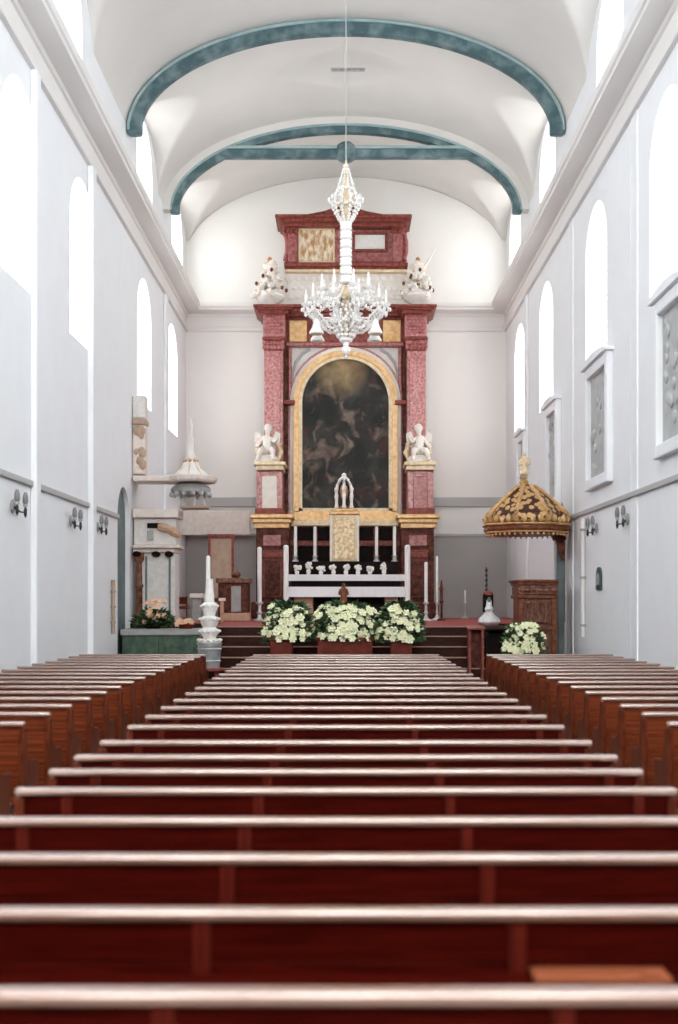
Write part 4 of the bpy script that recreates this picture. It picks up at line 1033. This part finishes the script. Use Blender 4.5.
for s, px, y0, y1, lab in ((1, 585.5, 518, 637, 'narrow grey vertical pipe on the right wall'), (-1, 111, 580, 634, 'short beige vertical pipe on the left wall')):
    Y = WX * F / abs(px - VX); za, zb = P(px, y1, Y).z, P(px, y0, Y).z
    t = thing('wall_pipe', lab, 'pipe', (s * WX, Y, za))
    MB().tube([(s * (WX - .06), Y, za), (s * (WX - .06), Y, zb)], .05, 10).build('pipe', 'stucco' if s > 0 else 'beige', t, True)
    for z in (za + .3, (za + zb) / 2, zb - .3): MB().box(*sorted((s * WX, s * (WX - .12))), Y - .07, Y + .07, z - .03, z + .03, .01).build('clip', 'stone', t)
# framed relief panels on the right wall, below the windows
for i, (px0, px1, yt, yb_) in enumerate(((661, 700, 302, 470), (590, 613.5, 339, 487), (549, 561.5, 386, 503), (520.5, 528, 418, 480))):
    Ya, Yb2 = WX * F / (px1 - VX), WX * F / (px0 - VX)
    if i == 0: Ya, Yb2 = 20.2, 22.3
    zt, zb = EYE + 5.75, EYE + (2.75 if i < 3 else 3.0)
    lab = ['grey framed relief panel on the right wall nearest the camera', 'grey framed relief panel on the right wall, second from the nearest', 'slim grey framed relief panel on the right wall, third from the nearest', 'narrow grey framed relief panel on the right wall above the canopy finial'][i]
    t = thing('relief_panel', lab, 'panel', (WX, (Ya + Yb2) / 2, zb), 'framed reliefs on the right wall')
    m = MB(); fw = .26
    m.box(WX - .16, WX, Ya, Ya + fw, zb, zt, .03); m.box(WX - .16, WX, Yb2 - fw, Yb2, zb, zt, .03); m.box(WX - .16, WX, Ya + fw, Yb2 - fw, zt - fw, zt, .03); m.box(WX - .16, WX, Ya + fw, Yb2 - fw, zb, zb + fw, .03)
    m.build('frame', 'plaster', t)
    MB().box(WX - .03, WX, Ya + fw, Yb2 - fw, zb + fw, zt - fw).build('relief', 'panelgrey', t)
    m = MB(); yc = (Ya + Yb2) / 2; hw = (Yb2 - Ya) / 2
    m.prism([(yc - hw - .08, zt), (yc + hw + .08, zt), (yc + hw + .08, zt + .08), (yc + hw * .5, zt + .16), (yc, zt + .19), (yc - hw * .5, zt + .16), (yc - hw - .08, zt + .08)], 'x', WX - .24, WX); m.build('pediment', 'plaster', t)
    m = MB(); rnd = random.Random(i)
    for k_ in range(14): m.ball((WX - .04, Ya + fw + .15 + (Yb2 - Ya - 2 * fw - .3) * rnd.random(), zb + fw + .2 + (zt - zb - 2 * fw - .4) * rnd.random()), .12, 1, (.5, 1, 1.2))
    m.build('carving', 'panelgrey', t, True)

# ------------------------------------------------------------------ chandelier
Y = 28.0; k = Y / F; cx = P(346, 0, Y).x
ztop = barrel(0)
ch = thing('chandelier', 'tall crystal chandelier with curved arms hanging before the altarpiece', 'chandelier', (cx, Y, P(0, 355, Y).z))
def cz(py): return EYE + (VY - py) * k
MB().tube([(cx, Y, ztop - .02), (cx, Y, cz(160))], .013, 8).build('rod', 'greyline', ch, True)
MB().lathe([(.0, -.12), (.1, -.1), (.16, -.04), (.2, .0)], (cx, Y, ztop - .0), 16).build('ceiling_cup', 'stucco', ch, True)
def strand(m, p0, p1, sag, n, r, s=(1, 1, 1.25)):
    own = m is None; m = m or MB()
    for i in range(n):
        t = (i + .5) / n; p = Vector(p0).lerp(Vector(p1), t); p.z -= sag * 4 * t * (1 - t); m.ball(p, r * (.8 + .35 * math.sin(i * 2.1) ** 2), 1, s)
    if own: m.build('bead_strand', 'crystal', ch, True)
def pol(r, a, z): return (cx + r * k * math.cos(a), Y + r * k * math.sin(a), z)
# upper crown
m = MB()
for i in range(10):
    a = 2 * PI * i / 10
    strand(m, pol(1.5, a, cz(164)), pol(8.5, a, cz(188)), .03, 7, .032)
    strand(m, pol(8.5, a, cz(188)), pol(14.5, a, cz(203)), .03, 5, .036)
    strand(m, pol(14.5, a, cz(203)), pol(4, a, cz(222)), .09, 7, .038)
    strand(m, pol(14.5, a, cz(203)), pol(14.5, a + 2 * PI / 10, cz(203)), .1, 4, .034)
    strand(m, pol(8.5, a, cz(188)), pol(8.5, a + 2 * PI / 10, cz(188)), .06, 3, .03)
    m.ball(pol(16.5, a, cz(200)), .05, 1, (1, 1, 1.6))
m.build('upper_crown', 'crystal', ch, True)
m = MB(); m.lathe([(.03, cz(222)), (.12, cz(216)), (.05, cz(205)), (.09, cz(196)), (.04, cz(186)), (.07, cz(176)), (.02, cz(160))], (cx, Y, 0), 10)
for i in range(10): a = 2 * PI * i / 10; m.tube([pol(2, a, cz(205)), pol(9, a, cz(204)), pol(14, a, cz(202))], .015, 5)
m.build('crown_frame', 'palegold', ch, True)
# shaft of stacked glass drums
m = MB(); py = 222
while py < 284:
    m.lathe([(4 * k, cz(py + 8.6)), (6.3 * k, cz(py + 7.4)), (5.6 * k, cz(py + 4.3)), (6.3 * k, cz(py + 1.2)), (4 * k, cz(py))], (cx, Y, 0), 12); py += 8.9
m.build('shaft', 'crystal', ch, True)
m = MB(); m.lathe([(6 * k, cz(300)), (9 * k, cz(296)), (9 * k, cz(292)), (5 * k, cz(286))], (cx, Y, 0), 14); m.lathe([(2 * k, cz(330)), (3 * k, cz(315)), (6 * k, cz(301))], (cx, Y, 0), 12); m.build('hub', 'palegold', ch, True)
# arms, each with cup, light and drops
for tier, (n, R_, y_cup, off) in enumerate(((10, 40, 306, 0.), (8, 25, 292, .3))):
    for i in range(n):
        a = 2 * PI * i / n + off
        m = MB(); m.tube([pol(6, a, cz(298)), pol(R_ * .35, a, cz(y_cup + 14)), pol(R_ * .7, a, cz(y_cup + 16)), pol(R_ * .95, a, cz(y_cup + 8)), pol(R_, a, cz(y_cup))], .028, 8)
        ar = m.build('arm', 'crystal', ch, True)
        p = pol(R_, a, cz(y_cup))
        MB().lathe([(.02, -.04), (.10, .0), (.13, .05), (.05, .05)], p, 12).build('drip_cup', 'crystal', ar, True)
        MB().lathe([(.035, .05), (.035, .26), (.03, .27)], p, 10).build('candle', 'wax', ar, True)
        MB().lathe([(.01, .27), (.03, .31), (.025, .36), (.004, .42)], p, 8).build('bulb', 'crystal', ar, True)
        m = MB()
        for j in range(6): b2 = 2 * PI * j / 6; m.ball((p[0] + .1 * math.cos(b2), p[1] + .1 * math.sin(b2), p[2] - .09), .034, 1, (1, 1, 1.7))
        m.ball((p[0], p[1], p[2] - .2), .05, 1, (1, 1, 1.6)); m.build('drops', 'crystal', ar, True)
m = MB()
for i in range(10):
    a = 2 * PI * i / 10; a2 = 2 * PI * (i + 1) / 10
    strand(None, pol(6, a, cz(286)), pol(39, a, cz(305)), .16, 12, .036)
    strand(None, pol(39, a, cz(306)), pol(39, a2, cz(306)), .22, 7, .036)
    strand(None, pol(30, a, cz(318)), pol(15, a, cz(330)), .1, 8, .038)
    strand(None, pol(22, a, cz(320)), pol(22, a2, cz(320)), .12, 5, .038)
m.bm.free()
# lower basket and ball
m = MB()
for i in range(12):
    a = 2 * PI * i / 12
    for j in range(9):
        t = j / 8; r = 13 * math.sin(PI * (.25 + .72 * t)) ; m.ball(pol(r, a + .13 * (j % 2), cz(312 + 32 * t)), .052, 1, (1, 1, 1.2))
m.ball((cx, Y, cz(350)), 4.6 * k, 2, (1, 1, 1.2)); m.ball((cx, Y, cz(356.5)), .04, 1)
m.build('bead_basket', 'crystal', ch, True)
# bell-shaped side pendants
for s in (-1, 1):
    for dy in (-.3, .5):
        m = MB(); p = (cx + s * 29 * k, Y + dy, cz(337)); 
        m.lathe([(7 * k, 0), (7.5 * k, .04), (5 * k, .14), (3.5 * k, .26), (3 * k, .32), (.6 * k, .38)], p, 12)
        m.tube([(p[0], p[1], p[2] + .36), (cx + s * 25 * k, Y + dy * .8, cz(313))], .012, 6); m.build('bell_pendant', 'crystal', ch, True)

# ------------------------------------------------------------------ render look
sc.view_settings.view_transform = 'Standard'; sc.view_settings.look = 'None'
sc.view_settings.exposure = 0.5; sc.view_settings.gamma = 1.0; sc.view_settings.use_curve_mapping = False
cy = sc.cycles
cy.max_bounces = 10; cy.diffuse_bounces = 6; cy.glossy_bounces = 4; cy.transmission_bounces = 6
cy.use_denoising = True; cy.sample_clamp_indirect = 8.0; cy.caustics_reflective = False; cy.caustics_refractive = False
